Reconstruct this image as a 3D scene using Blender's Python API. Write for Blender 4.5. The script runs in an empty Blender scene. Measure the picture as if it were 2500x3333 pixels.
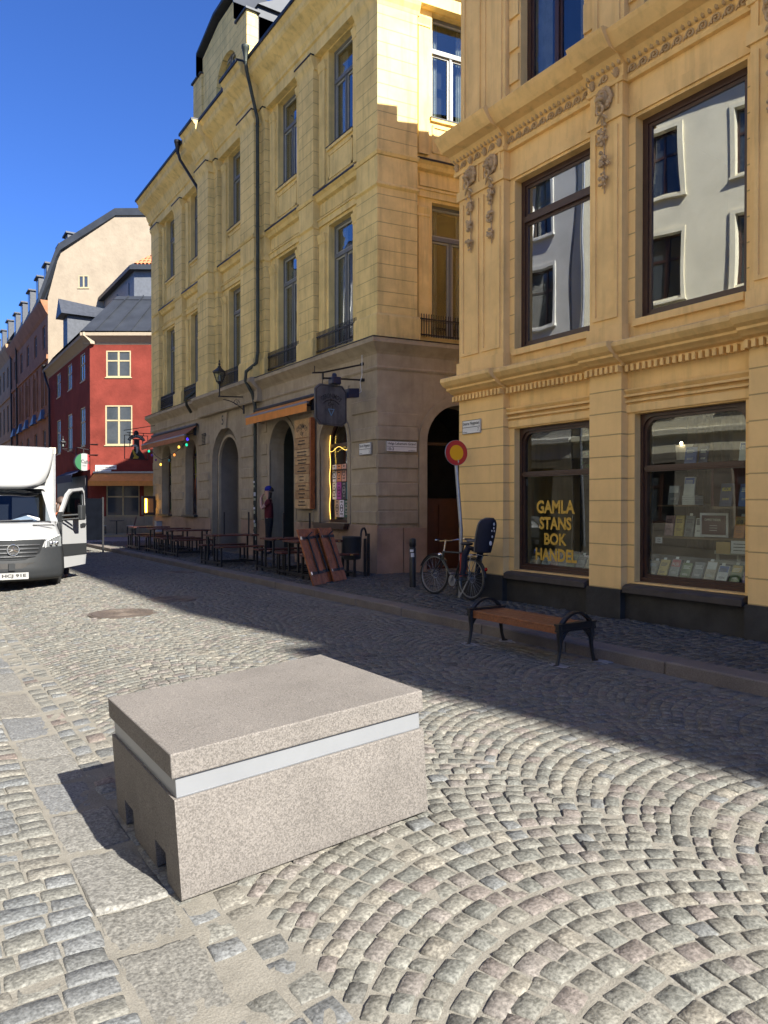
import bpy, math, random
import numpy as np
from mathutils import Vector, Matrix
from mathutils.geometry import tessellate_polygon
R=math.radians
random.seed(7); np.random.seed(7)
# ---------------- camera, sky, sun, exposure ----------------
SC=bpy.context.scene
COL=SC.collection
cd=bpy.data.cameras.new('camera'); cam=bpy.data.objects.new('camera',cd); COL.objects.link(cam)
cam.location=(0,0,1.6); cam.rotation_euler=(R(90-0.55),0,R(-33.3))
cd.sensor_fit='VERTICAL'; cd.sensor_height=36; cd.lens=26.0; cd.clip_end=2000; cd.clip_start=.05
SC.camera=cam
SUN_AZ=8.5; SUN_EL=37.5      # light travels away along the street, slightly to the left
wd=bpy.data.worlds.new('World'); SC.world=wd; wd.use_nodes=True
nt=wd.node_tree; bg=nt.nodes['Background']; sky=nt.nodes.new('ShaderNodeTexSky')
sky.sky_type='NISHITA'; sky.sun_disc=False; sky.sun_elevation=R(SUN_EL); sky.sun_rotation=R(180-SUN_AZ)
sky.ozone_density=2.5; sky.air_density=1.0; sky.dust_density=0.2
hs=nt.nodes.new('ShaderNodeVectorMath'); hs.operation='MULTIPLY'; hs.inputs[1].default_value=(.29,.48,.90)
nt.links.new(sky.outputs[0],hs.inputs[0]); nt.links.new(hs.outputs[0],bg.inputs[0]); bg.inputs[1].default_value=0.062
sl=bpy.data.lights.new('sun','SUN'); sl.energy=3.8; sl.angle=R(.5); sl.color=(1,.95,.85)
so=bpy.data.objects.new('sun',sl); COL.objects.link(so)
tosun=Vector((math.sin(R(SUN_AZ))*math.cos(R(SUN_EL)),-math.cos(R(SUN_AZ))*math.cos(R(SUN_EL)),math.sin(R(SUN_EL))))
so.rotation_euler=tosun.to_track_quat('Z','Y').to_euler(); so.location=(0,-10,30)
SC.view_settings.view_transform='Standard'; SC.view_settings.look='None'
SC.view_settings.exposure=1.9; SC.view_settings.gamma=1
SC.render.engine='CYCLES'
try:
    SC.cycles.max_bounces=7; SC.cycles.transparent_max_bounces=12; SC.cycles.sample_clamp_indirect=6
    SC.cycles.caustics_reflective=False; SC.cycles.caustics_refractive=False
except Exception: pass

# ---------------- materials ----------------
MATS={}
def M(name,col,rough=.6,metal=0,var=.12,vs=6,bump=0,bs=60,spec=.5,stain=0,joint=None,emit=0,streak=0,grain=0,gs=300,coat=0,vcol=False,world=True,dirtz=None):
    if name in MATS: return MATS[name]
    m=bpy.data.materials.new(name); m.use_nodes=True; t=m.node_tree; N=t.nodes; L=t.links
    b=N['Principled BSDF']; b.inputs['Roughness'].default_value=rough; b.inputs['Metallic'].default_value=metal
    b.inputs['Specular IOR Level'].default_value=spec
    if coat: b.inputs['Coat Weight'].default_value=coat; b.inputs['Coat Roughness'].default_value=.08
    geo=N.new('ShaderNodeNewGeometry'); tc=N.new('ShaderNodeTexCoord')
    P=geo.outputs['Position'] if world else tc.outputs['Object']
    def noise(s,det=4,vec=None,ro=.6):
        n=N.new('ShaderNodeTexNoise'); n.inputs['Scale'].default_value=s; n.inputs['Detail'].default_value=det; n.inputs['Roughness'].default_value=ro
        L.new(vec or P,n.inputs['Vector']); return n.outputs['Fac']
    def math_(op,a,bb=None,c=None):
        n=N.new('ShaderNodeMath'); n.operation=op
        for i,x in enumerate((a,bb,c)):
            if x is None: continue
            if isinstance(x,(int,float)): n.inputs[i].default_value=x
            else: L.new(x,n.inputs[i])
        return n.outputs[0]
    def mapr(f,a,bb,c,d):
        n=N.new('ShaderNodeMapRange'); L.new(f,n.inputs[0])
        for i,x in enumerate((a,bb,c,d)): n.inputs[i+1].default_value=x
        return n.outputs[0]
    fac=mapr(noise(vs,5),.3,.7,1-var,1+var)
    if grain: fac=math_('MULTIPLY',fac,mapr(noise(gs,2),.35,.65,1-grain,1+grain))
    if stain: fac=math_('MULTIPLY',fac,mapr(noise(.7,6,ro=.7),.42,.7,1,1-stain))
    if streak:
        mp=N.new('ShaderNodeMapping'); mp.inputs['Scale'].default_value=(5,5,.5); L.new(P,mp.inputs[0])
        fac=math_('MULTIPLY',fac,mapr(noise(1.3,5,mp.outputs[0]),.5,.75,1,1-streak))
    if dirtz:
        sx=N.new('ShaderNodeSeparateXYZ'); L.new(geo.outputs['Position'],sx.inputs[0])
        zz=math_('ADD',sx.outputs[2],math_('MULTIPLY',noise(2.2,4),.8))
        fac=math_('MULTIPLY',fac,mapr(zz,dirtz[0],dirtz[1],dirtz[2],1))
    jm=None
    if joint:
        sx=N.new('ShaderNodeSeparateXYZ'); L.new(geo.outputs['Position'],sx.inputs[0])
        zz=math_('ADD',sx.outputs[2],math_('MULTIPLY',noise(1.5,2),.012))
        fr=math_('FRACT',math_('DIVIDE',math_('SUBTRACT',zz,joint[0]-20*joint[1]),joint[1]))
        jm=math_('LESS_THAN',fr,joint[2]/joint[1])
        fac=math_('MULTIPLY',fac,math_('SUBTRACT',1,math_('MULTIPLY',jm,joint[3])))
    if vcol:
        at=N.new('ShaderNodeAttribute'); at.attribute_name='Col'; base=at.outputs['Color']
    else:
        rgb=N.new('ShaderNodeRGB'); rgb.outputs[0].default_value=(*col,1); base=rgb.outputs[0]
    mx=N.new('ShaderNodeVectorMath'); mx.operation='SCALE'; L.new(base,mx.inputs[0]); L.new(fac,mx.inputs['Scale'])
    L.new(mx.outputs[0],b.inputs['Base Color'])
    if emit:
        L.new(mx.outputs[0],b.inputs['Emission Color']); b.inputs['Emission Strength'].default_value=emit
    if bump or jm:
        bp=N.new('ShaderNodeBump'); bp.inputs['Strength'].default_value=1; bp.inputs['Distance'].default_value=1
        h=math_('MULTIPLY',noise(bs,5),bump if bump else .0)
        if jm is not None: h=math_('SUBTRACT',h,math_('MULTIPLY',jm,.008))
        L.new(h,bp.inputs['Height']); L.new(bp.outputs[0],b.inputs['Normal'])
    MATS[name]=m; return m
def GLASS(name,tint=(.75,.8,.8),k=2.4,wav=.0015,ws=1.6):
    m=bpy.data.materials.new(name); m.use_nodes=True; t=m.node_tree; N=t.nodes; L=t.links
    N.remove(N['Principled BSDF']); out=N['Material Output']
    tr=N.new('ShaderNodeBsdfTransparent'); tr.inputs[0].default_value=(*tint,1)
    gl=N.new('ShaderNodeBsdfGlossy'); gl.inputs['Roughness'].default_value=.005; gl.inputs[0].default_value=(.95,.97,1,1)
    fr=N.new('ShaderNodeLayerWeight'); fr.inputs[0].default_value=.5
    pw=N.new('ShaderNodeMath'); pw.operation='POWER'; pw.inputs[1].default_value=4.5; L.new(fr.outputs['Facing'],pw.inputs[0])
    mu=N.new('ShaderNodeMath'); mu.operation='MULTIPLY_ADD'; mu.use_clamp=True; mu.inputs[1].default_value=.9*k; mu.inputs[2].default_value=.045*k; L.new(pw.outputs[0],mu.inputs[0])
    mix=N.new('ShaderNodeMixShader'); L.new(mu.outputs[0],mix.inputs[0]); L.new(tr.outputs[0],mix.inputs[1]); L.new(gl.outputs[0],mix.inputs[2])
    if wav:
        g=N.new('ShaderNodeNewGeometry'); mp=N.new('ShaderNodeMapping'); mp.inputs['Scale'].default_value=(1,1,.35); L.new(g.outputs['Position'],mp.inputs[0])
        n=N.new('ShaderNodeTexNoise'); n.inputs['Scale'].default_value=ws; n.inputs['Detail'].default_value=1; L.new(mp.outputs[0],n.inputs['Vector'])
        bp=N.new('ShaderNodeBump'); bp.inputs['Distance'].default_value=1; bp.inputs['Strength'].default_value=1
        mm=N.new('ShaderNodeMath'); mm.operation='MULTIPLY'; mm.inputs[1].default_value=wav*6; L.new(n.outputs['Fac'],mm.inputs[0])
        L.new(mm.outputs[0],bp.inputs['Height']); L.new(bp.outputs[0],gl.inputs['Normal'])
    L.new(mix.outputs[0],out.inputs[0]); MATS[name]=m; return m
YEL=(.88,.67,.275); OCH=(.91,.615,.26); SST=(.43,.355,.25)
m_yel=M('yellow_plaster',YEL,.85,var=.06,vs=3,bump=.002,bs=90,stain=.26,streak=.30,spec=.2)
m_yelj=M('yellow_plaster_jointed',YEL,.85,var=.06,vs=3,bump=.002,bs=90,stain=.26,streak=.28,spec=.2,joint=(6.2,.2965,.016,.38))
m_och=M('ochre_plaster',OCH,.85,var=.05,vs=2.5,bump=.002,bs=80,stain=.2,streak=.22,spec=.2)
m_orn=M('ornament_plaster',(.52,.37,.21),.9,var=.22,vs=14,bump=.004,bs=120,spec=.15)
m_sst=M('sandstone',SST,.9,var=.1,vs=4,bump=.003,bs=70,stain=.25,streak=.2,spec=.2,dirtz=(.3,2.1,.5))
m_plinth=M('red_sandstone_plinth',(.36,.25,.18),.9,var=.25,vs=1.6,bump=.003,bs=50,spec=.2,joint=None,stain=.2)
m_dplinth=M('black_painted_plinth',(.035,.034,.033),.6,var=.35,vs=3,bump=.006,bs=14,spec=.4,stain=.3)
m_metal=M('black_iron',(.022,.022,.024),.45,metal=.3,var=.2,vs=20)
m_roof=M('dark_sheet_roof',(.045,.05,.058),.5,metal=.3,var=.22,vs=1.2,spec=.35)
m_copper=M('weathered_copper',(.045,.055,.046),.55,metal=.35,var=.35,vs=5,streak=.2)
m_fgrey=M('grey_window_paint',(.14,.15,.155),.5,var=.08,vs=9)
m_fwhite=M('white_window_paint',(.36,.365,.335),.5,var=.08,vs=9)
m_fbrown=M('brown_window_paint',(.052,.024,.018),.35,var=.2,vs=12,spec=.6)
m_fcream=M('cream_window_paint',(.42,.35,.21),.5,var=.05)
m_dark=M('dark_interior',(.035,.03,.026),.9,var=.3,vs=2)  # darkness of unlit rooms and passages is put into this colour
m_curt=M('pale_curtain',(.55,.53,.48),.9,var=.15,vs=6,streak=.35)
m_bcurt=M('brown_drape',(.12,.09,.06),.9,var=.3,vs=4,streak=.6)
m_glass=GLASS('window_glass',k=2.0); m_glassu=GLASS('upper_plate_glass',(.6,.65,.65),6.5,.0011,1.2); m_flash=M('dark_flashing',(.018,.019,.021),.5,metal=.2,var=.2); m_glassb=GLASS('shop_glass',(.88,.92,.9),1.5,.0009,1.1)
m_red=M('red_plaster',(.20,.040,.029),.9,var=.14,vs=1.1,bump=.012,bs=7,stain=.28,spec=.15)
m_cream=M('cream_render',(.36,.295,.215),.95,var=.07,vs=1.2,bump=.03,bs=1.8,stain=.12,spec=.1)
m_brown=M('brown_brick_render',(.33,.15,.075),.9,var=.2,vs=1.2,bump=.01,bs=12,stain=.2)
m_brown2=M('tan_render',(.36,.23,.13),.9,var=.15,vs=1.2,stain=.2)
m_eave=M('beige_cornice_paint',(.32,.265,.19),.8,var=.08)
m_tile=M('orange_roof_tile',(.62,.20,.09),.8,var=.2,vs=5)
m_wood=M('stained_pine',(.34,.10,.028),.45,var=.3,vs=7,bump=.001,bs=50,streak=.3,spec=.5,grain=.15,gs=40)
m_benchw=M('oiled_bench_wood',(.22,.08,.032),.5,var=.18,vs=9,grain=.2,gs=60,bump=.001,bs=50)
m_tblw=M('dark_red_table_wood',(.10,.028,.018),.5,var=.3,vs=9,grain=.15)
m_plank=M('pale_sign_plank',(.50,.31,.14),.7,var=.25,vs=7,grain=.12,gs=50)
m_text=M('dark_lettering',(.02,.018,.016),.6)
m_steel=M('galvanised_steel',(.30,.31,.33),.42,metal=.7,var=.15,vs=8)
m_chrome=M('bright_metal',(.75,.75,.75),.2,metal=1,var=.05)
m_rubber=M('black_rubber',(.02,.02,.02),.8,var=.3,vs=30)
m_skin=M('skin',(.55,.32,.23),.55,var=.08,vs=20)
m_white=M('white_enamel',(.72,.72,.69),.35,var=.05)
m_blackp=M('black_plastic',(.018,.018,.02),.5,var=.15)
m_navy=M('navy_fabric',(.011,.012,.024),.85,var=.15,vs=30)
m_orange=M('orange_canvas',(.72,.27,.055),.85,var=.1,vs=4,streak=.15)
m_brawn=M('rust_canvas',(.36,.14,.06),.85,var=.15,vs=4,streak=.2)
m_granite=M('flamed_granite',(.178,.163,.149),.85,var=.08,vs=2.2,grain=.32,gs=150,bump=.0016,bs=170,spec=.2,stain=.16,streak=.1,dirtz=(.3,.75,.86))
m_inox=M('stainless_band',(.25,.26,.275),.38,metal=.25,var=.05,vs=3,bump=.0002,bs=200)
m_kerb=M('kerb_granite',(.175,.15,.13),.85,var=.18,vs=2,grain=.2,gs=120,bump=.003,bs=30,spec=.3,stain=.15)
m_stone=M('sett_stone',(1,1,1),.66,var=.22,vs=30,grain=.34,gs=70,bump=.006,bs=48,spec=.22,vcol=True,stain=.12)
m_sand=M('joint_sand',(.20,.188,.162),.95,var=.16,vs=7,grain=.15,gs=160,bump=.004,bs=80,spec=.1)
m_mortar=M('fresh_mortar',(.26,.26,.27),.95,var=.15,vs=9,bump=.003,bs=50)

# ---------------- mesh helpers ----------------
WO={}
class FR:
    def __init__(s,o,ang=90): # e direction angle in degrees from +x ; n = into building
        s.o=o; a=R(ang); s.e=(math.cos(a),math.sin(a)); s.n=(math.sin(a),-math.cos(a))
        if ang!=90: s.n=(-math.sin(a),math.cos(a))
    def p(s,a,d,z): return (s.o[0]+a*s.e[0]+d*s.n[0], s.o[1]+a*s.e[1]+d*s.n[1], z)
class MB:
    def __init__(s): s.v=[]; s.f=[]; s.m=[]
    def add(s,vs,fs,m=0):
        k=len(s.v); s.v.extend(tuple(p) for p in vs); s.f.extend([tuple(i+k for i in f) for f in fs]); s.m.extend([m]*len(fs)); return s
    def hexa(s,p,m=0): return s.add(p,[(0,3,2,1),(4,5,6,7),(0,1,5,4),(1,2,6,5),(2,3,7,6),(3,0,4,7)],m)
    def box(s,x0,x1,y0,y1,z0,z1,m=0): return s.hexa([(x0,y0,z0),(x1,y0,z0),(x1,y1,z0),(x0,y1,z0),(x0,y0,z1),(x1,y0,z1),(x1,y1,z1),(x0,y1,z1)],m)
    def fbox(s,fr,a0,a1,d0,d1,z0,z1,m=0,ch=0):
        if ch: # chamfered outer face (outer = d0)
            b=[fr.p(a0,d0+ch,z0),fr.p(a1,d0+ch,z0),fr.p(a1,d0+ch,z1),fr.p(a0,d0+ch,z1)]
            t=[fr.p(a0+ch,d0,z0+ch),fr.p(a1-ch,d0,z0+ch),fr.p(a1-ch,d0,z1-ch),fr.p(a0+ch,d0,z1-ch)]
            k=[fr.p(a0,d1,z0),fr.p(a1,d1,z0),fr.p(a1,d1,z1),fr.p(a0,d1,z1)]
            return s.add(b+t+k,[(4,5,6,7)]+[(i,(i+1)%4,4+(i+1)%4,4+i) for i in range(4)]+[(8+i,8+(i+1)%4,(i+1)%4,i) for i in range(4)],m)
        return s.hexa([fr.p(a0,d0,z0),fr.p(a1,d0,z0),fr.p(a1,d1,z0),fr.p(a0,d1,z0),fr.p(a0,d0,z1),fr.p(a1,d0,z1),fr.p(a1,d1,z1),fr.p(a0,d1,z1)],m)
    def fprof(s,fr,pts,a0,a1,m=0,k0=0): # closed profile (d,z) extruded along s, near end mitred by k0
        n=len(pts); A=[fr.p(a0+k0*min(d,.3),d,z) for d,z in pts]; B=[fr.p(a1,d,z) for d,z in pts]
        s.add(A+B,[(i,(i+1)%n,n+(i+1)%n,n+i) for i in range(n)],m); s.poly(A,m); s.poly(B,m); return s
    def poly(s,pts,m=0):
        tr=tessellate_polygon([[Vector(p) for p in pts]]); return s.add(pts,[tuple(t) for t in tr],m)
    def fwall(s,fr,outer,holes,d,depth,m=0,mr=None):
        loops=[outer]+holes; flat=[q for l in loops for q in l]
        tr=tessellate_polygon([[Vector((q[0],q[1],0)) for q in l] for l in loops])
        s.add([fr.p(a,d,z) for a,z in flat],[tuple(t) for t in tr],m)
        for h in holes:
            n=len(h); s.add([fr.p(a,d,z) for a,z in h]+[fr.p(a,d+depth,z) for a,z in h],[(i,(i+1)%n,n+(i+1)%n,n+i) for i in range(n)],m if mr is None else mr)
        return s
    def fpoly(s,fr,pts,d0,d1,m=0): # 2D outline (s,z) given thickness
        n=len(pts); A=[fr.p(a,d0,z) for a,z in pts]; B=[fr.p(a,d1,z) for a,z in pts]
        s.poly(A,m); s.poly(B,m); return s.add(A+B,[(i,(i+1)%n,n+(i+1)%n,n+i) for i in range(n)],m)
    def tube(s,pts,r,n=8,m=0,closed=False,cap=True):
        pts=[Vector(p) for p in pts]; k=len(pts); rs=r if isinstance(r,(list,tuple)) else [r]*k
        T=[]
        for i in range(k):
            a=pts[(i-1)%k] if (closed or i>0) else pts[i]; b=pts[(i+1)%k] if (closed or i<k-1) else pts[i]
            T.append((b-a).normalized() if (b-a).length>1e-9 else Vector((0,0,1)))
        up=Vector((0,0,1)) if abs(T[0].z)<.9 else Vector((1,0,0))
        x=T[0].cross(up).normalized(); vs=[]
        for i in range(k):
            x=(x-T[i]*x.dot(T[i])); x=x.normalized() if x.length>1e-6 else T[i].orthogonal().normalized(); y=T[i].cross(x)
            for j in range(n):
                a=2*math.pi*j/n; vs.append(pts[i]+(x*math.cos(a)+y*math.sin(a))*rs[i])
        fs=[]
        for i in range(k if closed else k-1):
            i2=(i+1)%k
            for j in range(n): fs.append((i*n+j,i*n+(j+1)%n,i2*n+(j+1)%n,i2*n+j))
        if cap and not closed: fs+= [tuple(range(n))[::-1],tuple((k-1)*n+j for j in range(n))]
        return s.add(vs,fs,m)
    def bar(s,a,b,w,h=None,m=0): # rectangular bar
        h=h or w; a=Vector(a); b=Vector(b); t=(b-a).normalized(); up=Vector((0,0,1)) if abs(t.z)<.95 else Vector((0,1,0))
        x=t.cross(up).normalized()*w/2; y=x.cross(t).normalized()*h/2
        return s.hexa([a-x-y,a+x-y,a+x+y,a-x+y,b-x-y,b+x-y,b+x+y,b-x+y],m)
    def lathe(s,prof,c,n=16,m=0,ax='z',cap=True):
        vs=[];k=len(prof)
        for r,h in prof:
            for j in range(n):
                a=2*math.pi*j/n; u,w=r*math.cos(a),r*math.sin(a)
                vs.append({'z':(c[0]+u,c[1]+w,c[2]+h),'x':(c[0]+h,c[1]+u,c[2]+w),'y':(c[0]+u,c[1]+h,c[2]+w)}[ax])
        fs=[(i*n+j,i*n+(j+1)%n,(i+1)*n+(j+1)%n,(i+1)*n+j) for i in range(k-1) for j in range(n)]
        if cap: fs+=[tuple(range(n))[::-1],tuple((k-1)*n+j for j in range(n))]
        return s.add(vs,fs,m)
    def ball(s,c,r,m=0,n=8,k=6):
        if not isinstance(r,(tuple,list)): r=(r,r,r)
        vs=[(c[0],c[1],c[2]-r[2])]
        for i in range(1,k):
            t=math.pi*i/k
            for j in range(n):
                a=2*math.pi*j/n; vs.append((c[0]+r[0]*math.sin(t)*math.cos(a),c[1]+r[1]*math.sin(t)*math.sin(a),c[2]-r[2]*math.cos(t)))
        vs.append((c[0],c[1],c[2]+r[2])); e=len(vs)-1
        fs=[(0,1+(j+1)%n,1+j) for j in range(n)]+[(1+i*n+j,1+i*n+(j+1)%n,1+(i+1)*n+(j+1)%n,1+(i+1)*n+j) for i in range(k-2) for j in range(n)]+[(e,1+(k-2)*n+j,1+(k-2)*n+(j+1)%n) for j in range(n)]
        return s.add(vs,fs,m)
    def grid(s,fn,nu,nv,m=0):
        vs=[fn(i/nu,j/nv) for i in range(nu+1) for j in range(nv+1)]
        return s.add(vs,[(i*(nv+1)+j,(i+1)*(nv+1)+j,(i+1)*(nv+1)+j+1,i*(nv+1)+j+1) for i in range(nu) for j in range(nv)],m)
    def text(s,txt,fn,m=0): # fn maps unit (x,y) -> point
        vs,fs=TX[txt]; return s.add([fn(x,y) for x,y in vs],fs,m)
def obj(name,mb,mats,parent=None,smooth=False,bevel=0,seg=2,label=None,cat=None,group=None,kind=None,thick=0):
    if not isinstance(mats,(list,tuple)): mats=[mats]
    xs=np.array(mb.v,dtype=float); o=Vector(((xs[:,0].min()+xs[:,0].max())/2,(xs[:,1].min()+xs[:,1].max())/2,xs[:,2].min()))
    me=bpy.data.meshes.new(name); me.from_pydata((xs-np.array(o)).tolist(),[],mb.f)
    for m in mats: me.materials.append(m)
    if len(mats)>1: me.polygons.foreach_set('material_index',mb.m)
    if smooth:
        me.polygons.foreach_set('use_smooth',[True]*len(me.polygons))
    me.update()
    ob=bpy.data.objects.new(name,me); COL.objects.link(ob)
    if smooth=='auto':
        try: me.set_sharp_from_angle(angle=R(35))
        except Exception: pass
    if parent is not None:
        ob.parent=parent; ob.location=o-WO[parent.name]
    else: ob.location=o
    WO[ob.name]=o
    if bevel:
        b=ob.modifiers.new('bevel','BEVEL'); b.width=bevel; b.segments=seg; b.limit_method='ANGLE'; b.angle_limit=R(30)
    if thick:
        t=ob.modifiers.new('solid','SOLIDIFY'); t.thickness=thick
    for k,v in (('label',label),('category',cat),('group',group),('kind',kind)):
        if v: ob[k]=v
    return ob
def thing(name,label,cat,loc=(0,0,0),group=None):
    o=bpy.data.objects.new(name,None); COL.objects.link(o); o.location=loc; o.empty_display_size=.2
    WO[o.name]=Vector(loc); o['label']=label; o['category']=cat
    if group: o['group']=group
    return o
def dup(root,loc=None,rz=None,label=None):
    kids={}
    for o in COL.objects:
        if o.parent: kids.setdefault(o.parent.name,[]).append(o)
    def cp(o,par):
        c=o.copy(); COL.objects.link(c)
        if par: c.parent=par
        for ch in kids.get(o.name,[]): cp(ch,c)
        return c
    r=cp(root,None)
    if loc is not None: r.location=loc
    if rz is not None: r.rotation_euler=(0,0,rz)
    if label: r['label']=label
    return r
# lettering, made once
TX={}
def make_text(strings,bold=.0):
    for st in strings:
        c=bpy.data.curves.new('t','FONT'); c.body=st; c.size=1; c.resolution_u=3; c.offset=bold; c.fill_mode='FRONT'
        o=bpy.data.objects.new('t',c); COL.objects.link(o)
        me=bpy.data.meshes.new_from_object(o.evaluated_get(bpy.context.evaluated_depsgraph_get()))
        v=[(p.co.x,p.co.y) for p in me.vertices]; f=[tuple(p.vertices) for p in me.polygons]
        x0=min(a for a,_ in v); x1=max(a for a,_ in v); y0=min(b for _,b in v); y1=max(b for _,b in v)
        TX[st]=([((a-x0)/(x1-x0),(b-y0)/(y1-y0)) for a,b in v],f)
        bpy.data.objects.remove(o); bpy.data.curves.remove(c); bpy.data.meshes.remove(me)
make_text(['GAMLA','STANS','BOK','HANDEL','KLOK','INDIER','HCJ 91E','We Can D'],.035)
make_text(['Stora Nygatan','Helga Lekamens Gränd','10-2','5','7','kv. Pomona','STAMPEN','GERONIMO\u2019S','F','G','T','Caffè','RISTORANTE','ÖPPETTIDER','SVERIGES','FALSKA','MENY','Göran Schantzgränd','10-1','S','pak'],.012)
# ---------------- ground ----------------
_zv=[(-60,.02),(-12,.02),(-4.5,.02),(.5,-.03),(.8,-.045),(.95,-.04),(1.15,-.028),(2.3,.038),(3.4,.055),(4.9,.03),(6.05,0),(60,0)]
_zx=[a for a,_ in _zv]; _zz=[b for _,b in _zv]
def Zg(v): return np.interp(v,_zx,_zz)
g=MB(); g.box(-400,400,-300,600,-.6,-.12)
def PAVE(name,c1,c2,mort,sx,sy,rough=.8):
    m=bpy.data.materials.new(name); m.use_nodes=True; t=m.node_tree;N=t.nodes;L=t.links;b=N['Principled BSDF'];b.inputs['Roughness'].default_value=rough
    geo=N.new('ShaderNodeNewGeometry'); br=N.new('ShaderNodeTexBrick'); L.new(geo.outputs['Position'],br.inputs['Vector'])
    br.inputs['Scale'].default_value=1; br.inputs['Brick Width'].default_value=sx; br.inputs['Row Height'].default_value=sy; br.inputs['Mortar Size'].default_value=.012
    br.inputs['Color1'].default_value=(*c1,1);br.inputs['Color2'].default_value=(*c2,1);br.inputs['Mortar'].default_value=(*mort,1)
    L.new(br.outputs[0],b.inputs['Base Color']); bp=N.new('ShaderNodeBump'); bp.inputs['Distance'].default_value=.02; bp.invert=True; L.new(br.outputs[1],bp.inputs['Height']); L.new(bp.outputs[0],b.inputs['Normal'])
    return m
m_pave=PAVE('sett_paving',(.13,.12,.11),(.18,.17,.15),(.22,.2,.17),.16,.11)
obj('ground',g,m_pave,kind='structure')
b=MB(); vs=[-12,-4.6,-3,-1.5,0,.5,.65,.8,.95,1.15,1.5,2,2.3,2.8,3.4,4,4.9,5.5,6.1]; us=[-45,-20,0,20,46]
b.add([(v,u,float(Zg(v))-.0062) for v in vs for u in us],[(i*5+j,(i+1)*5+j,(i+1)*5+j+1,i*5+j+1) for i in range(len(vs)-1) for j in range(4)])
obj('road_bed',b,m_sand,kind='structure')
b=MB(); us=[46,80,240]
b.add([(v,u,float(Zg(v))) for v in vs for u in us],[(i*3+j,(i+1)*3+j,(i+1)*3+j+1,i*3+j+1) for i in range(len(vs)-1) for j in range(2)])
obj('far_road',b,m_pave,kind='structure')
b=MB(); b.box(6.15,9.4,-45,31.4,-.1,.107); obj('pavement_bed',b,m_sand,kind='structure')
def stones(name,arr,nt,edge=.9,dome=.0022,rough=.0019,zoff=0.,flatz=None,jit=.07,wob=.035,mat=None,rnd=.07):
    """arr rows: cx,cy,half_a(local x),half_b(local y),angle,r,g,b,h"""
    A=np.array(arr); n=len(A)
    if nt==7: pr=np.array([-1,-.975,-.86,0,.86,.975,1.])
    elif nt==5: pr=np.array([-1,-.93,0,.93,1.])
    elif nt==4: pr=np.array([-1,-.8,.8,1.])
    else:
        q=np.linspace(-.94,.94,nt-4); pr=np.concatenate([[-1,-.98],q,[.98,1]])
    k=len(pr); S,T=np.meshgrid(pr,pr,indexing='ij')
    e=np.maximum(np.abs(S),np.abs(T)); c=np.abs(S)**3*np.abs(T)**3
    S2=S*(1-rnd*c); T2=T*(1-rnd*c)
    z0=np.where(e>=.999,-.035,np.where(e>.9,-.0065,0.))+np.where(e<.9,dome*(1-e**2),0)
    if nt==4: z0=np.where(e>=.999,-.02,0.)
    # jittered corners
    j=np.random.uniform(-1,1,(n,4,2))*jit
    w=np.stack([(1-S2)*(1-T2),(1+S2)*(1-T2),(1+S2)*(1+T2),(1-S2)*(1+T2)])/4
    jx=np.einsum('nc,cij->nij',j[:,:,0],w); jy=np.einsum('nc,cij->nij',j[:,:,1],w)
    lx=(S2[None]+jx)*A[:,2,None,None]; ly=(T2[None]+jy)*A[:,3,None,None]
    # wobbling outline
    ph=np.random.uniform(0,6.28,(n,1,1)); am=wob*np.minimum(A[:,2],A[:,3])[:,None,None]
    lx=lx+am*np.sin(ph+3.1*T2[None]*2); ly=ly+am*np.sin(ph*1.7+2.7*S2[None]*2)
    ca,sa=np.cos(A[:,4])[:,None,None],np.sin(A[:,4])[:,None,None]
    X=A[:,0,None,None]+lx*ca-ly*sa; Y=A[:,1,None,None]+lx*sa+ly*ca
    base=Zg(X) if flatz is None else flatz
    tx=np.random.normal(0,.013,(n,1,1)); ty=np.random.normal(0,.013,(n,1,1))
    Z=base+z0[None]+A[:,8,None,None]+lx*tx*2+ly*ty*2+zoff
    if nt>=5: Z=Z+np.random.normal(0,rough,Z.shape)*(e[None]<.999)
    V=np.stack([X,Y,Z],-1).reshape(-1,3)
    ii,jj=np.meshgrid(np.arange(k-1),np.arange(k-1),indexing='ij'); q=np.stack([ii*k+jj,(ii+1)*k+jj,(ii+1)*k+jj+1,ii*k+jj+1],-1).reshape(-1,4)
    F=(q[None]+(np.arange(n)*k*k)[:,None,None]).reshape(-1,4)
    me=bpy.data.meshes.new(name); me.vertices.add(len(V)); me.vertices.foreach_set('co',V.astype(np.float32).ravel())
    me.loops.add(F.size); me.loops.foreach_set('vertex_index',F.astype(np.int32).ravel())
    me.polygons.add(len(F)); me.polygons.foreach_set('loop_start',np.arange(0,F.size,4,dtype=np.int32)); me.polygons.foreach_set('loop_total',np.full(len(F),4,dtype=np.int32))
    me.polygons.foreach_set('use_smooth',np.ones(len(F),dtype=bool))
    me.update(calc_edges=True)
    ca_=me.color_attributes.new('Col','FLOAT_COLOR','POINT'); cc=np.ones((n,k*k,4)); cc[:,:,:3]=A[:,None,5:8]
    ca_.data.foreach_set('color',cc.astype(np.float32).ravel())
    me.materials.append(mat or m_stone)
    o=bpy.data.objects.new(name,me); COL.objects.link(o); o['kind']='structure'; return o
PAL=[((.27,.26,.225),9),((.31,.29,.245),8),((.235,.235,.21),6),((.31,.265,.24),4),((.28,.225,.205),2.2),((.22,.23,.24),1.6),((.145,.14,.13),1.0),((.36,.32,.26),3)]
PALB=[((.27,.26,.23),6),((.31,.30,.265),6),((.235,.245,.26),5),((.35,.32,.27),6),((.31,.23,.20),1.6),((.16,.165,.17),1.0),((.26,.275,.29),4)]
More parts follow.
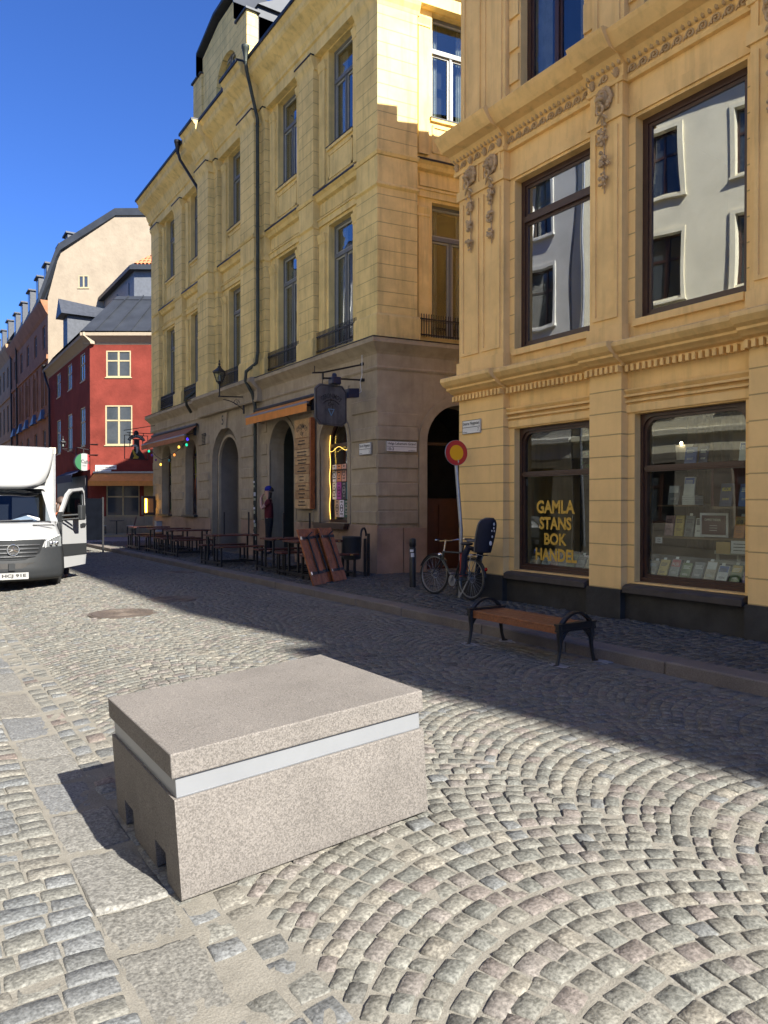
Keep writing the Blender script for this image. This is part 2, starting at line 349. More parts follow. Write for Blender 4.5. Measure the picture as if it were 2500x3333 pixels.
def pick(pal,k=1.0):
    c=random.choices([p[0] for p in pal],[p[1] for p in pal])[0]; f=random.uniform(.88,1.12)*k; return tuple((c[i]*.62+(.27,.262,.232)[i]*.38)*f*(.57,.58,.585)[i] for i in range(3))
near=[];far=[]
W=1.76; Ra=W/2/math.sin(R(47))
for ci in range(3):
    vc=1.22+W*(ci+.5)
    off=random.uniform(0,.1)+ci*.05
    for k in range(-14,440):
        u0=k*.104+off+.012*math.sin(k*.37+ci)+.008*math.sin(k*1.1); j0=random.uniform(-.004,.004); wv=random.uniform(-.01,.01)
        phi=-R(47)+random.uniform(0,.02)
        while phi<R(46):
            ln=random.uniform(.078,.132) if u0<16 else random.uniform(.11,.15)
            d=ln/Ra; pc=phi+d/2
            if pc>R(47): break
            x=vc+Ra*math.sin(pc)+random.uniform(-.003,.003); y=u0+j0+Ra*math.cos(pc)-Ra+.3+random.uniform(-.004,.004)+wv*math.sin(pc*3)
            if x<5.78:
                row=(x,y,ln/2-.003,.5*.104*math.cos(pc)-.003,-pc+random.gauss(0,.035),*pick(PAL),random.gauss(0,.0028))
                (near if y<7.5 else far).append(row)
            phi+=d
stones('road',near,7); stones('road',far,4)
# row of setts against the kerb
row=[];u=-3
while u<44: l=random.uniform(.13,.19); row.append((5.92,u+l/2,.115,l/2-.007,0,*pick(PAL),random.gauss(0,.002))); u+=l
stones('road_edge',row,5)
# left paving: courses laid across the street
nl=[];fl=[];u=-2.
while u<46:
    h=random.uniform(.095,.122); v=.648-random.uniform(0,.015); sk=random.uniform(-.01,.01)
    while v>-4.5:
        l=random.uniform(.125,.195); r_=(v-l/2,u+h/2+sk*v,l/2-.0015,h/2-.0018,random.uniform(-.03,.03),*pick(PALB),random.gauss(0,.0022))
        (nl if (u<7 and v>-1.2) else fl).append(r_); v-=l
    u+=h
stones('paving',nl,7,dome=.0015,jit=.045,wob=.03,rnd=.04,zoff=.0006); stones('paving',fl,4)
# gutter of long flagstones and its sand-filled border
fs=[];u=-2.
while u<45:
    l=random.choice([.32,.5,.62,.85]); k_=random.choice([(.15,.153,.153),(.175,.165,.145),(.16,.155,.14),(.18,.175,.16)])
    fs.append((.797,u+l/2,.149,l/2-.002,0,*k_,random.gauss(0,.003))); u+=l
stones('gutter',fs,18,dome=.001,rough=.0016,jit=.008,wob=.006,rnd=.012,zoff=.0025)
bs_=[];u=-2.
while u<45:
    l=random.uniform(.10,.2); w=random.uniform(.056,.066)
    bs_.append((1.01+random.uniform(-.01,.01),u+l/2,w,l/2-.002,random.uniform(-.03,.03),*pick(PALB),random.gauss(-.005,.003)))
    if random.random()<.92: bs_.append((1.145+random.uniform(-.008,.008),u+l/2+.03,.062,l/2-.006,random.uniform(-.1,.1),*pick(PALB),random.gauss(-.004,.003)))
    u+=l
stones('gutter_border',bs_,7,dome=.001,jit=.05,rnd=.04,zoff=.001)
# kerb
kb=MB();u=-6.
while u<31: 
    l=random.uniform(1.1,1.8); z=.12+random.uniform(-.006,.006); x=random.uniform(-.008,.008); kb.box(6.05+x,6.33+x,u+.005,u+l-.005,-.1,z); u+=l
obj('kerb',kb,m_kerb,bevel=.018,kind='structure')
sw=[];u=-3.
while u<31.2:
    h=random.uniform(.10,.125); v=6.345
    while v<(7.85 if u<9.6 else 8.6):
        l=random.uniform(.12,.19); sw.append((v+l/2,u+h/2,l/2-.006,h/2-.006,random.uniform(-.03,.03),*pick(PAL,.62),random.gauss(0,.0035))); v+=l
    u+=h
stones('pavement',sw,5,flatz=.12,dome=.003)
al=[];u=9.7
while u<13.5:
    v=8.6
    while v<14: al.append((v+.08,u+.06,.075,.05,0,*pick(PAL,.6),random.gauss(0,.003))); v+=.165
    u+=.12
stones('pavement',al,4,flatz=.118)
# manhole covers
def manhole(x,y,label,r=.33):
    z=float(Zg(x))+.004; mb=MB(); mb.lathe([(r+.05,z-.03),(r+.05,z),(r+.01,z+.001),(r+.005,z-.008),(r,z-.008),(r,z+.003),(r*.9,z+.004)],(x,y,0),40)
    for q in range(1,6): 
        rr=r*.9*q/6; mb.tube([(x+rr*math.cos(a*math.pi/12),y+rr*math.sin(a*math.pi/12),z+.003) for a in range(24)],.006,4,closed=True)
    obj('manhole_cover',mb,M('worn_cast_iron',(.13,.105,.085),.55,metal=.4,var=.3,vs=20),label=label,cat='manhole cover',group='manhole covers in the street')
manhole(2.69,10.93,'large round cast iron cover in the sunlit setts',.42)
manhole(3.75,12.1,'round manhole cover lying across the edge of the shadow',.36)
manhole(5.5,17.2,'small round cover in the shade close to the kerb by the beer tables',.33)

# ---------------- window maker ----------------
def arch(a0,a1,z0,z1,n=14,rx=None):
    c=(a0+a1)/2; r=(a1-a0)/2; rz=rx or r
    return [(a0,z0),(a1,z0)]+[(c+r*math.cos(math.pi*i/n),z1-rz+rz*math.sin(math.pi*i/n)) for i in range(n+1)]
def rect(a0,a1,z0,z1): return [(a0,z0),(a1,z0),(a1,z1),(a0,z1)]
def window(fr,parent,a0,a1,z0,z1,d,tz,mf=None,mg=None,fw=.06,mull=True,curtain=True,back=.55,double=True,label=None,mrev=None):
    """outer frame set in the opening, casements, transom; pane is a sub-part"""
    mf=mf or m_fgrey; mg=mg or m_glass
    f=MB()
    for q in ((a0,a0+fw,z0,z1),(a1-fw,a1,z0,z1),(a0+fw,a1-fw,z0,z0+fw),(a0+fw,a1-fw,z1-fw,z1)): f.fbox(fr,q[0],q[1],d,d+.09,q[2],q[3])
    i0,i1,j0,j1=a0+fw,a1-fw,z0+fw,z1-fw
    if tz: f.fbox(fr,i0,i1,d-.025,d+.08,tz-.045,tz+.045)
    cm=(a0+a1)/2; s=.045
    parts=[]
    if tz: parts.append((i0,i1,tz+.045,j1)); lo=(j0,tz-.045)
    else: lo=(j0,j1)
    if mull:
        f.fbox(fr,cm-.03,cm+.03,d-.01,d+.08,lo[0],lo[1]); parts+=[(i0,cm-.03,*lo),(cm+.03,i1,*lo)]
    else: parts.append((i0,i1,*lo))
    for (x0,x1,y0,y1) in parts:
        for q in ((x0,x0+s,y0,y1),(x1-s,x1,y0,y1),(x0+s,x1-s,y0,y0+s),(x0+s,x1-s,y1-s,y1)): f.fbox(fr,q[0],q[1],d+.02,d+.065,q[2],q[3],1)
    # room behind the pane
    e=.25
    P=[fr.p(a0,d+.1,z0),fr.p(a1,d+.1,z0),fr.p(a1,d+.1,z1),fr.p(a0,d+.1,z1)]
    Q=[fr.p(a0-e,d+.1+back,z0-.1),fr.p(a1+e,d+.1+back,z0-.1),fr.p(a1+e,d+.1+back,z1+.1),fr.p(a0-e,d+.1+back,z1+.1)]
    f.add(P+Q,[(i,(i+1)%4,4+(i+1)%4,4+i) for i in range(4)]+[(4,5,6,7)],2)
    if curtain:
        for (x0,x1) in ((a0,a0+(a1-a0)*.27),(a1-(a1-a0)*.27,a1)):
            n=14; vs=[]
            for i in range(n+1):
                x=x0+(x1-x0)*i/n; dd=d+.2+.03*math.sin(i*2.1); vs+= [fr.p(x,dd,z0+.02),fr.p(x,dd,z1-.02)]
            f.add(vs,[(2*i,2*i+2,2*i+3,2*i+1) for i in range(n)],3)
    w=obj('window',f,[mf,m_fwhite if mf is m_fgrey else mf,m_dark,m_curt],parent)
    g=MB()
    for (x0,x1,y0,y1) in parts: g.fbox(fr,x0+s,x1-s,d+.038,d+.042,y0+s,y1-s)
    obj('pane',g,mg,w)
    if label: w['label']=label
    return w
def railing(fr,parent,a0,a1,d,z0,z1):
    r=MB(); n=int((a1-a0)/.062)
    r.fbox(fr,a0-.03,a1+.03,d-.012,d+.012,z0+.03,z0+.055); r.fbox(fr,a0-.03,a1+.03,d-.012,d+.012,z1-.12,z1-.095)
    for i in range(n+1):
        x=a0+(a1-a0)*i/n; r.fbox(fr,x-.007,x+.007,d-.007,d+.007,z0,z1-.03); p=fr.p(x,d,z1-.03)
        r.lathe([(.006,0),(.014,.012),(.001,.045)],p,5)
        if i<n: 
            xm=x+.031; c=[fr.p(xm+.016*math.cos(t),d,z1-.145+.016*math.sin(t)) for t in np.linspace(0,6.28,7)[:-1]]; r.tube(c,.004,4,closed=True)
    obj('balcony_railing',r,m_metal,parent)

# ---------------- yellow corner building (A) ----------------
VA=8.62; frA=FR((VA,0),90); SA=-8.15; frS=FR((VA,13.38),SA)
A=thing('yellow_corner_building','yellow three storey building with rusticated stone ground floor and pub','building',(VA,21.7,0))
BAYS=[(14.25,16.31),(17.1,19.19),(20.71,22.87),(24.4,26.47),(27.28,29.29)]
PIL=[(13.38,14.25),(16.31,17.1),(19.19,20.71),(22.87,24.4),(26.47,27.28),(29.29,30.1)]
wl=MB()   # plain yellow plaster
pj=MB()   # jointed pilasters
def bay(fr,b0,b1,wl,parent,sunk=.18,rail=True):
    c=(b0+b1)/2; o0,o1=c-.57,c+.57
    wl.fwall(fr,rect(b0,b1,5.2,13.2),[rect(o0,o1,5.38,8.40),rect(o0,o1,10.27,12.64)],sunk,.17)
    for k in (0,1): # surround pilasters with capitals
        x0,x1=((b0,o0-.05),(o1+.05,b1))[k]
        for (za,zb) in ((5.4,8.15),(9.42,12.35)):
            wl.fbox(fr,x0+.06,x1-.06,sunk-.06,sunk+.02,za,zb)
            wl.fprof(fr,[(sunk+.01,zb-.12),(sunk-.075,zb-.12),(sunk-.075,zb-.09),(sunk-.06,zb-.07),(sunk-.10,zb+.06),(sunk-.10,zb+.1),(sunk+.01,zb+.1)],x0+.03,x1-.03)
    # entablature over first floor window and hood
    wl.fbox(fr,b0,b1,sunk-.05,sunk+.02,8.47,8.62); wl.fbox(fr,b0,b1,sunk-.08,sunk+.02,8.62,8.66)
    wl.fbox(fr,b0+.1,b1-.1,sunk-.03,sunk+.02,8.72,9.0)
    wl.fprof(fr,[(sunk,9.05),(sunk-.09,9.08),(sunk-.13,9.16),(sunk-.19,9.2),(sunk-.19,9.24),(sunk,9.30)],b0,b1)
    wl.fbox(fr,b0,b1,sunk-.05,sunk+.02,12.68,12.86)
    # sunk panel below the upper window
    for q in ((o0,o0+.05,9.5,10.12),(o1-.05,o1,9.5,10.12),(o0,o1,9.5,9.55),(o0,o1,10.07,10.12)): wl.fbox(fr,*q[:2],sunk-.02,sunk+.02,*q[2:])
    wl.fbox(fr,o0-.04,o1+.04,sunk-.05,sunk+.12,10.2,10.27)
    fd.fbox(fr,o0-.05,o1+.05,sunk-.06,sunk+.1,10.27,10.295)
    fd.fprof(fr,[(sunk+.01,9.335),(sunk-.21,9.26),(sunk-.21,9.215),(sunk+.01,9.285)],b0,b1-.02)
    if rail: railing(fr,parent,b0+.1,b1-.1,sunk-.13,5.34,5.84)
    window(fr,parent,o0,o1,5.38,8.40,sunk+.16,7.65); window(fr,parent,o0,o1,10.27,12.64,sunk+.16,11.87)
ft=MB(); fd=ft   # sheet metal flashings
for b0,b1 in BAYS: bay(frA,b0,b1,wl,A)
def pilaster(fr,a0,a1,d0,d1=.2,caps=True):
    pj=MB(); pj.fbox(fr,a0,a1,d0,d1,5.74,8.44); pj.fbox(fr,a0,a1,d0,d1,9.24,12.34)
    wl.fbox(fr,a0-.05,a1+.05,d0-.05,d1,5.2,5.68); wl.fprof(fr,[(d1,5.68),(d0-.05,5.68),(d0-.03,5.72),(d0,5.74),(d1,5.74)],a0-.02,a1+.02)
    wl.fprof(fr,[(d1,8.44),(d0,8.44),(d0-.05,8.48),(d0-.05,8.52),(d0-.01,8.55),(d1,8.55)],a0-.03,a1+.03); wl.fbox(fr,a0,a1,d0,d1,8.55,9.12)
    wl.fprof(fr,[(d1,9.12),(d0-.02,9.13),(d0-.05,9.19),(d0-.05,9.22),(d0,9.24),(d1,9.24)],a0-.03,a1+.03)
    wl.fprof(fr,[(d1,12.34),(d0,12.34),(d0-.02,12.42),(d0-.07,12.52),(d0-.09,12.6),(d0-.09,12.66),(d1,12.66)],a0-.05,a1+.05)
    fd.fbox(fr,a0-.06,a1+.06,d0-.11,d1-.1,12.66,12.695)
    obj('pilaster',pj,m_yelj,A)
for a0,a1 in PIL[1:]: pilaster(frA,a0,a1,0)
for a0,a1 in ((19.46,20.44),(23.14,24.13)): pilaster(frA,a0,a1,-.22,.01)
# corner pier wraps round to the alley
pj.fbox(frA,13.38,14.25,0,.5,5.74,8.44); pj.fbox(frA,13.38,14.25,0,.5,9.24,12.34)
for fr,a0,a1 in ((frA,13.38,14.25),(frS,.0,.97)):
    wl.fprof(fr,[(.3,5.68),(-.05,5.68),(-.03,5.72),(0,5.74),(.3,5.74)],a0,a1+.02,k0=.867); wl.fprof(fr,[(-.05,5.2),(.3,5.2),(.3,5.68),(-.05,5.68)],a0,a1+.05,k0=.867)
    wl.fprof(fr,[(.3,8.44),(0,8.44),(-.05,8.48),(-.05,8.52),(-.01,8.55),(.3,8.55)],a0,a1+.03,k0=.867); wl.fprof(fr,[(.0,8.55),(.3,8.55),(.3,9.12),(0,9.12)],a0,a1,k0=.867)
    wl.fprof(fr,[(.3,9.12),(-.02,9.13),(-.05,9.19),(-.05,9.22),(0,9.24),(.3,9.24)],a0,a1+.03,k0=.867)
    wl.fprof(fr,[(.3,12.34),(0,12.34),(-.02,12.42),(-.07,12.52),(-.09,12.6),(-.09,12.66),(.3,12.66)],a0,a1+.05,k0=.867)
pj.fbox(frS,.003,.97,0.003,.5,5.743,8.437); pj.fbox(frS,.003,.97,0.003,.5,9.243,12.337)
bay(frS,1.0,3.0,wl,A,rail=True); bay(frS,3.9,5.9,wl,A,rail=False)
pilaster(frS,3.0,3.9,0,.2); wl.fbox(frS,5.9,8.5,.1,.3,5.2,13.2)
# frieze and eaves cornice, breaking forward over the doubled pilasters
EAVE=[(.35,12.66),(-.0,12.66),(-.0,12.95),(-.05,12.97),(-.05,13.05),(-.10,13.12),(-.16,13.3),(-.2,13.34),(-.42,13.5),(-.46,13.56),(-.46,13.68),(-.5,13.72),(-.55,13.8),(-.3,13.84),(.35,13.9)]
segs=[(13.05,19.3,0),(19.3,20.6,-.22),(20.6,23.0,0),(23.0,24.27,-.22),(24.27,30.5,0)]
for a0,a1,o in segs:
    wl.fprof(frA,[(d+(o if d<.3 else 0),z) for d,z in EAVE],(13.38 if a0<13.1 else a0) if o==0 else a0-.003,a1 if o==0 else a1+.003,k0=.867 if a0<13.1 else 0)
    fd.fprof(frA,[(o-.59,13.78),(o-.59,13.87),(o-.3,13.9),(.3,13.95),(.3,13.91),(o-.3,13.85)],13.38 if a0<13.1 else a0,a1,k0=.867 if a0<13.1 else 0)
wl.fprof(frS,EAVE,0,9,k0=.867); fd.fprof(frS,[(-.59,13.782),(-.59,13.872),(-.3,13.902),(.3,13.95),(.3,13.91)],0,9,k0=.867)
# ground floor of sandstone
gs=MB()
ARF=[(24.9,26.1,1.25,3.9),(27.75,28.95,1.25,3.9)]; 
door2=(17.35,18.87,.12,3.87); mid=(21.12,23.42,.12,4.05); pw=(14.62,15.97,1.18,3.72)
holes=[arch(*pw),arch(*door2),arch(*mid)]+[arch(*q) for q in ARF]
gs.fwall(frA,rect(13.38,30.1,-.1,4.52),holes,0,.42)
# architrave mouldings round the arches
def archring(fr,a0,a1,z0,z1,w,d0,d1,n=18):
    o=arch(a0-w,a1+w,z0,z1+w,n)[1:]; i=arch(a0,a1,z0,z1,n)[1:]
    o=[(a1+w,z0)]+o[1:]+[(a0-w,z0)]; i=[(a1,z0)]+i[1:]+[(a0,z0)]
    k=len(o); vs=[fr.p(a,d0,z) for a,z in o]+[fr.p(a,d0,z) for a,z in i]+[fr.p(a,d1,z) for a,z in o]+[fr.p(a,d1,z) for a,z in i]
    fs=[]
    for q in range(k-1): fs+=[(q,q+1,k+q+1,k+q),(q,q+1,2*k+q+1,2*k+q),(k+q,k+q+1,3*k+q+1,3*k+q)]
    gs.add(vs,fs)
archring(frA,mid[0]+.32,mid[1]-.32,.12,mid[3]-.3,.08,.12,.198); 
for q in (pw,door2): archring(frA,q[0],q[1],q[2],q[3],.12,-.025,.02)
# keystone over the middle arch
gs.fpoly(frA,[(22.05,4.0),(22.5,4.0),(22.62,4.5),(21.93,4.5)],-.06,.02)
# rusticated blocks: courses, alternately proud
piers=[(13.38,14.45),(16.25,17.15),(19.05,19.42),(20.0,20.95),(23.62,24.7),(26.3,27.55),(29.1,30.1)]
Z0=1.17; H_=.305
for i,(a0,a1) in enumerate(piers):
    for k in range(11):
        z=Z0+k*H_; 
        if z+H_>4.5: break
        if k%2==0: gs.fbox(frA,a0+(0 if i==0 else .03),a1-.03,-.032,.01,z+.01,z+H_-.01,ch=.016)
for (a0,a1) in ((14.45,16.2),(17.2,19.0),(24.75,26.25),(27.6,29.1)):  # voussoirs above arches
    c=(a0+a1)/2
    for s in (-1,1):
        gs.fpoly(frA,[(c+s*.25,4.0),(c+s*.62,3.95),(c+s*.78,4.32),(c+s*.3,4.34)],-.03,.01)
for k in range(8):
    z=Z0+k*H_
    if z+H_>4.5: break
    gs.fbox(frS,-.0,.98,-.035 if k%2==0 else -.012,.02,z+.012,z+H_-.012,ch=.01)
gs.fwall(frS,rect(0,8.5,-.1,4.52),[arch(1.2,2.9,.12,3.85)],0,.5)
archring(frS,1.2,2.9,.12,3.85,.2,-.03,.02)
# ledge between ground floor and first floor
LED=[(.3,4.52),(-.02,4.52),(-.04,4.56),(-.02,4.6),(-.02,4.85),(-.06,4.9),(-.1,4.93),(-.2,5.02),(-.25,5.06),(-.25,5.15),(-.2,5.18),(.3,5.2)]
MK=.867
gs.fprof(frA,LED,13.38,19.35,k0=MK); gs.fprof(frA,[(d-(.15 if d<.2 else 0),z) for d,z in LED],19.35,24.3); gs.fprof(frA,LED,24.3,30.4); gs.fprof(frS,LED,0,8.5,k0=MK)
ft.fprof(frA,[(-.26,5.155),(-.26,5.175),(.15,5.26),(.15,5.24)],13.38,30.4,k0=.867); ft.fprof(frS,[(-.26,5.155),(-.26,5.175),(.15,5.26),(.15,5.24)],0,8.5,k0=.867)
# plinth of mixed stone slabs
for s0,s1 in ((13.34,15.0),(15.0,16.4),(16.4,17.3),(18.95,20.9),(23.5,24.9),(24.9,26.3),(26.3,27.6),(27.6,30.1)):
    x=s0; pl=MB()
    while x<s1-.05:
        w=min(random.uniform(.45,.8),s1-x); pl.fbox(frA,x+.003,x+w-.003,-.03+random.uniform(-.004,.004),.02,-.1,1.16,ch=.006); x+=w
    obj('plinth_slabs',pl,m_plinth,A)
pl=MB()
for x in (0,.62,1.16 ):
    pl.fbox(frS,x-.02 if x==0 else x,min(x+.6,1.19),-.04,.02,-.1,1.1,ch=.006)
pl.fbox(frS,3.0,8.5,-.03,.02,-.1,1.1)
obj('wall',wl,m_yel,A); obj('corner_pilaster',pj,m_yelj,A); obj('ground_floor_wall',gs,m_sst,A); obj('plinth',pl,m_plinth,A)
obj('flashing',ft,m_flash,A)
# shell and roof
sh=MB()
sh.fbox(frA,29.9,30.1,.3,9,-.1,13.6); sh.fbox(frA,30.1,30.3,-.0,.3,5.2,13.2)
obj('end_wall',sh,m_yel,A)
rf=MB(); E=[(8.1,13.0),(8.1,30.6),(19,30.6),(19,12.0)]; Rg=[(13.2,18.2),(13.2,25.2)]
z0=13.92
rf.add([(x,y,z0) for x,y in E]+[(x,y,z0+2.9) for x,y in Rg],[(0,1,5,4),(1,2,5),(2,3,4,5),(3,0,4)])
rf.add([(x,y,z0-.02) for x,y in E],[(0,1,2,3)])
for k in range(26):
    u=13.6+k*.65; t=min(1,(u-13)/5.2,(30.6-u)/5.4); rf.bar((8.12,u,z0+.02),(8.1+5.1*t,u,z0+.02+2.9*t),.03,.05)
obj('roof',rf,m_roof,A)
# gabled attic above the middle bay
gb=MB()
frG=FR((VA+.05,0),90)
gb.fwall(frG,[(20.45,13.9),(25.1,13.9),(25.1,16.1),(24.35,16.1),(24.35,16.65),(22.85,17.05),(21.5,17.05),(21.25,16.5),(21.25,16.15),(20.45,16.15)],[arch(20.95+.35,23.1,14.2,15.75,12)],0,.2)
gb.fbox(frG,20.43,21.2,-.06,.25,13.9,16.12); gb.fbox(frG,24.3,25.12,-.06,.25,13.9,16.12)
gb.fbox(frG,20.45,25.1,.24,.3,13.9,16.1)
gbo=obj('gabled_attic',gb,m_yelj,A)
c=MB()
c.fprof(frG,[(-.12,16.12),(.35,16.12),(.35,16.18),(-.12,16.18)],20.36,21.25); c.fprof(frG,[(-.12,16.12),(.35,16.12),(.35,16.18),(-.12,16.18)],24.28,25.2)
pts=[(24.5,16.1),(24.5,16.75),(22.9,17.22),(21.4,17.22),(21.15,16.6),(21.15,16.2)]
for i in range(len(pts)-1):
    (a,za),(b_,zb)=pts[i],pts[i+1]
    c.hexa([frG.p(a,-.18,za),frG.p(b_,-.18,zb),frG.p(b_,2.8,zb),frG.p(a,2.8,za),frG.p(a,-.18,za+.1),frG.p(b_,-.18,zb+.1),frG.p(b_,2.8,zb+.1),frG.p(a,2.8,za+.1)])
c.fbox(frG,20.5,21.3,.31,2.8,13.9,16.4); c.fbox(frG,20.5,24.4,.35,3.0,14,16.1)
c.fprof(frG,[(.28,16.4),(1.6,17.15),(2.8,16.6),(2.8,16.4)],20.4,21.4)
obj('attic_roof',c,m_roof,A)
window(frG,A,21.3,23.1,14.2,15.75,.15,None,mf=m_fgrey,curtain=False)
# balcony ledge slabs, doors, ground floor windows
def archwin(fr,a0,a1,z0,z1,d,name,mp,bars=True):
    f=MB(); o=arch(a0,a1,z0,z1); n=len(o); c=((a0+a1)/2,(z0+z1)/2)
    i=[(c[0]+(a-c[0])*(1-.14/(a1-a0)*1.0),c[1]+(z-c[1])*(1-.14/(z1-z0))) for a,z in o]
    for d0,d1 in ((d,d+.07),):
        vs=[fr.p(a,d0,z) for a,z in o]+[fr.p(a,d0,z) for a,z in i]+[fr.p(a,d1,z) for a,z in i]
        f.add(vs,[(q,(q+1)%n,n+(q+1)%n,n+q) for q in range(n)]+[(n+q,n+(q+1)%n,2*n+(q+1)%n,2*n+q) for q in range(n)])
    zt=z1-(a1-a0)/2
    f.fbox(fr,a0,a1,d-.01,d+.06,zt-.04,zt+.04); f.fbox(fr,a0,a1,d,d+.05,zt-.62,zt-.58)
    w=obj(name,f,m_fbrown,A)
    p=MB(); p.fpoly(fr,i,d+.035,d+.04); obj('pane',p,mp,w); return w
m_art=bpy.data.materials.new('painted_glass'); m_art.use_nodes=True
t=m_art.node_tree;N=t.nodes;L=t.links;bb=N['Principled BSDF'];bb.inputs['Roughness'].default_value=.25
geo=N.new('ShaderNodeNewGeometry');mp=N.new('ShaderNodeMapping');mp.inputs['Scale'].default_value=(1,5,1.6);L.new(geo.outputs['Position'],mp.inputs[0])
vo=N.new('ShaderNodeTexVoronoi');vo.inputs['Scale'].default_value=1.6;L.new(mp.outputs[0],vo.inputs['Vector']);cr=N.new('ShaderNodeValToRGB');L.new(vo.outputs['Color'],cr.inputs[0])
cr.color_ramp.interpolation='CONSTANT'
for i,(p,cc) in enumerate([(0,(.02,.02,.025,1)),(.3,(.30,.28,.04,1)),(.42,(.02,.03,.03,1)),(.52,(.35,.10,.03,1)),(.6,(.05,.10,.20,1)),(.7,(.05,.13,.05,1)),(.82,(.38,.36,.28,1)),(.9,(.03,.025,.03,1))]):
    el=cr.color_ramp.elements[i] if i<2 else cr.color_ramp.elements.new(p); el.position=p; el.color=cc
L.new(cr.outputs[0],bb.inputs['Base Color'])
for q in ARF:
    w=archwin(frA,*q,.28,'window',m_art); 
    s=MB(); s.fbox(frA,q[0]-.08,q[1]+.08,-.14,.4,q[2]-.06,q[2]-.005); obj('sill',s,m_metal,w)
# middle blind arch with grey door
f=MB(); f.fpoly(frA,arch(mid[0]+.3,mid[1]-.3,.12,mid[3]-.28),.75,.82); f.fwall(frA,rect(mid[0]-.05,mid[1]+.05,-.4,mid[3]+.1),[arch(mid[0]+.32,mid[1]-.32,.12,mid[3]-.3)],.2,.56)
obj('recessed_doorway',f,M('grey_render',(.20,.175,.145),.9,var=.12,vs=2,stain=.2),A)
# pub door
f=MB(); f.fpoly(frA,arch(*door2),1.35,1.4); f.fwall(frA,rect(17.2,19.0,-.3,4.4),[arch(*door2)],.4,1.0)
f.fbox(frA,17.4,18.8,1.28,1.36,2.95,3.03); f.fbox(frA,18.07,18.13,1.28,1.36,.12,2.95); f.fbox(frA,17.45,18.0,1.31,1.36,.3,1.1); f.fbox(frA,18.2,18.75,1.31,1.36,.3,1.1)
dd=obj('door',f,M('dark_green_door',(.035,.04,.034),.5,var=.2),A)
f=MB(); f.fbox(frA,18.0,18.03,1.2,1.3,1.0,1.35); obj('handle',f,m_chrome,dd)
st=MB(); st.fbox(frA,17.3,18.95,-.34,1.35,-.1,.28); st.fbox(frA,17.2,19.05,-.62,-.34,-.1,.2); obj('doorstep',st,m_kerb,A,bevel=.01)
# alley doorway, dark with a low brown gate
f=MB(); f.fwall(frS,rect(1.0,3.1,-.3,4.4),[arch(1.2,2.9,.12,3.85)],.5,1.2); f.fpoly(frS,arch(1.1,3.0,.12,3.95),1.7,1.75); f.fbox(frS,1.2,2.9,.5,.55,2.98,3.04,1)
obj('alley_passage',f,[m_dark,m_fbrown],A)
f=MB(); f.fbox(frS,1.2,2.9,.55,.6,.12,1.75); 
for k in range(3): f.fbox(frS,1.27+k*.55,1.75+k*.55,.53,.56,.3,1.6)
obj('low_gate',f,M('brown_gate',(.055,.014,.01),.5,var=.2),A)
# poster window with light behind
w=archwin(frA,*pw,.28,'window',m_glassb); s=MB(); s.fbox(frA,pw[0]-.1,pw[1]+.1,-.16,.42,pw[2]-.07,pw[2]-.005); s.fprof(frA,[(-.16,pw[2]-.07),(-.16,pw[2]-.14),(.0,pw[2]-.14),(.0,pw[2]-.07)],pw[0]-.05,pw[1]+.05); obj('sill',s,m_fbrown,w)
f=MB(); f.add([frA.p(a,d,z) for a,d,z in ((14.3,.42,1.1),(16.3,.42,1.1),(16.3,.42,4.2),(14.3,.42,4.2),(14.3,1.6,1.1),(16.3,1.6,1.1),(16.3,1.6,4.2),(14.3,1.6,4.2))],[(0,1,5,4),(1,2,6,5),(2,3,7,6),(3,0,4,7),(4,5,6,7)])
obj('pub_room',f,M('dim_pub_room',(.05,.035,.02),.9,var=.3),A)
# vent and number
v_=MB(); v_.fbox(frA,23.95,24.3,-.035,-.02,3.62,4.0,0)
for k in range(7): v_.fbox(frA,23.97,24.28,-.055,-.03,3.65+k*.048,3.668+k*.048,1)
obj('vent_grille',v_,[m_text,m_sst],A)
n5=MB(); n5.text('5',lambda x,y:frA.p(22.38-x*.16,-.064,4.12+y*.3)); obj('house_number',n5,m_text,A)
# drain pipes
def pipe(parent,pts,r,m,hop=None,clamps=()):
    p=MB(); p.tube(pts,r,10)
    for c in clamps: p.lathe([(r+.008,-.015),(r+.008,.015)],c,10)
    if hop: p.lathe([(r,-.35),(r+.01,-.2),(r*2.0,.0),(r*2.3,.02),(r*2.3,.1),(r*1.9,.1)],hop,12)
    return obj('drain_pipe',p,m,parent,smooth='auto')
pipe(A,[(7.97,19.0,13.75),(8.0,19.02,13.5),(8.46,19.33,12.4),(8.46,19.33,5.9),(8.45,19.4,5.6),(8.2,19.55,5.35),(8.2,19.6,5.1),(8.42,19.62,4.75),(8.5,19.62,4.4),(8.5,19.62,.2)],.048,m_copper,(7.97,19.0,14.0),[(8.46,19.33,z) for z in (12.2,10.5,9.4,8.2,7.0,6.2)]+[(8.5,19.62,z) for z in (3.6,2.4,1.2)])
pipe(A,[(7.98,24.9,13.6),(8.05,24.85,13.3),(8.5,24.4,12.3),(8.5,24.2,11.8)],.05,m_metal,(7.98,24.9,13.85))
pipe(A,[(8.5,24.45,5.5),(8.15,24.6,5.2),(8.2,24.7,5.0),(8.45,25.0,4.8)],.05,m_copper)
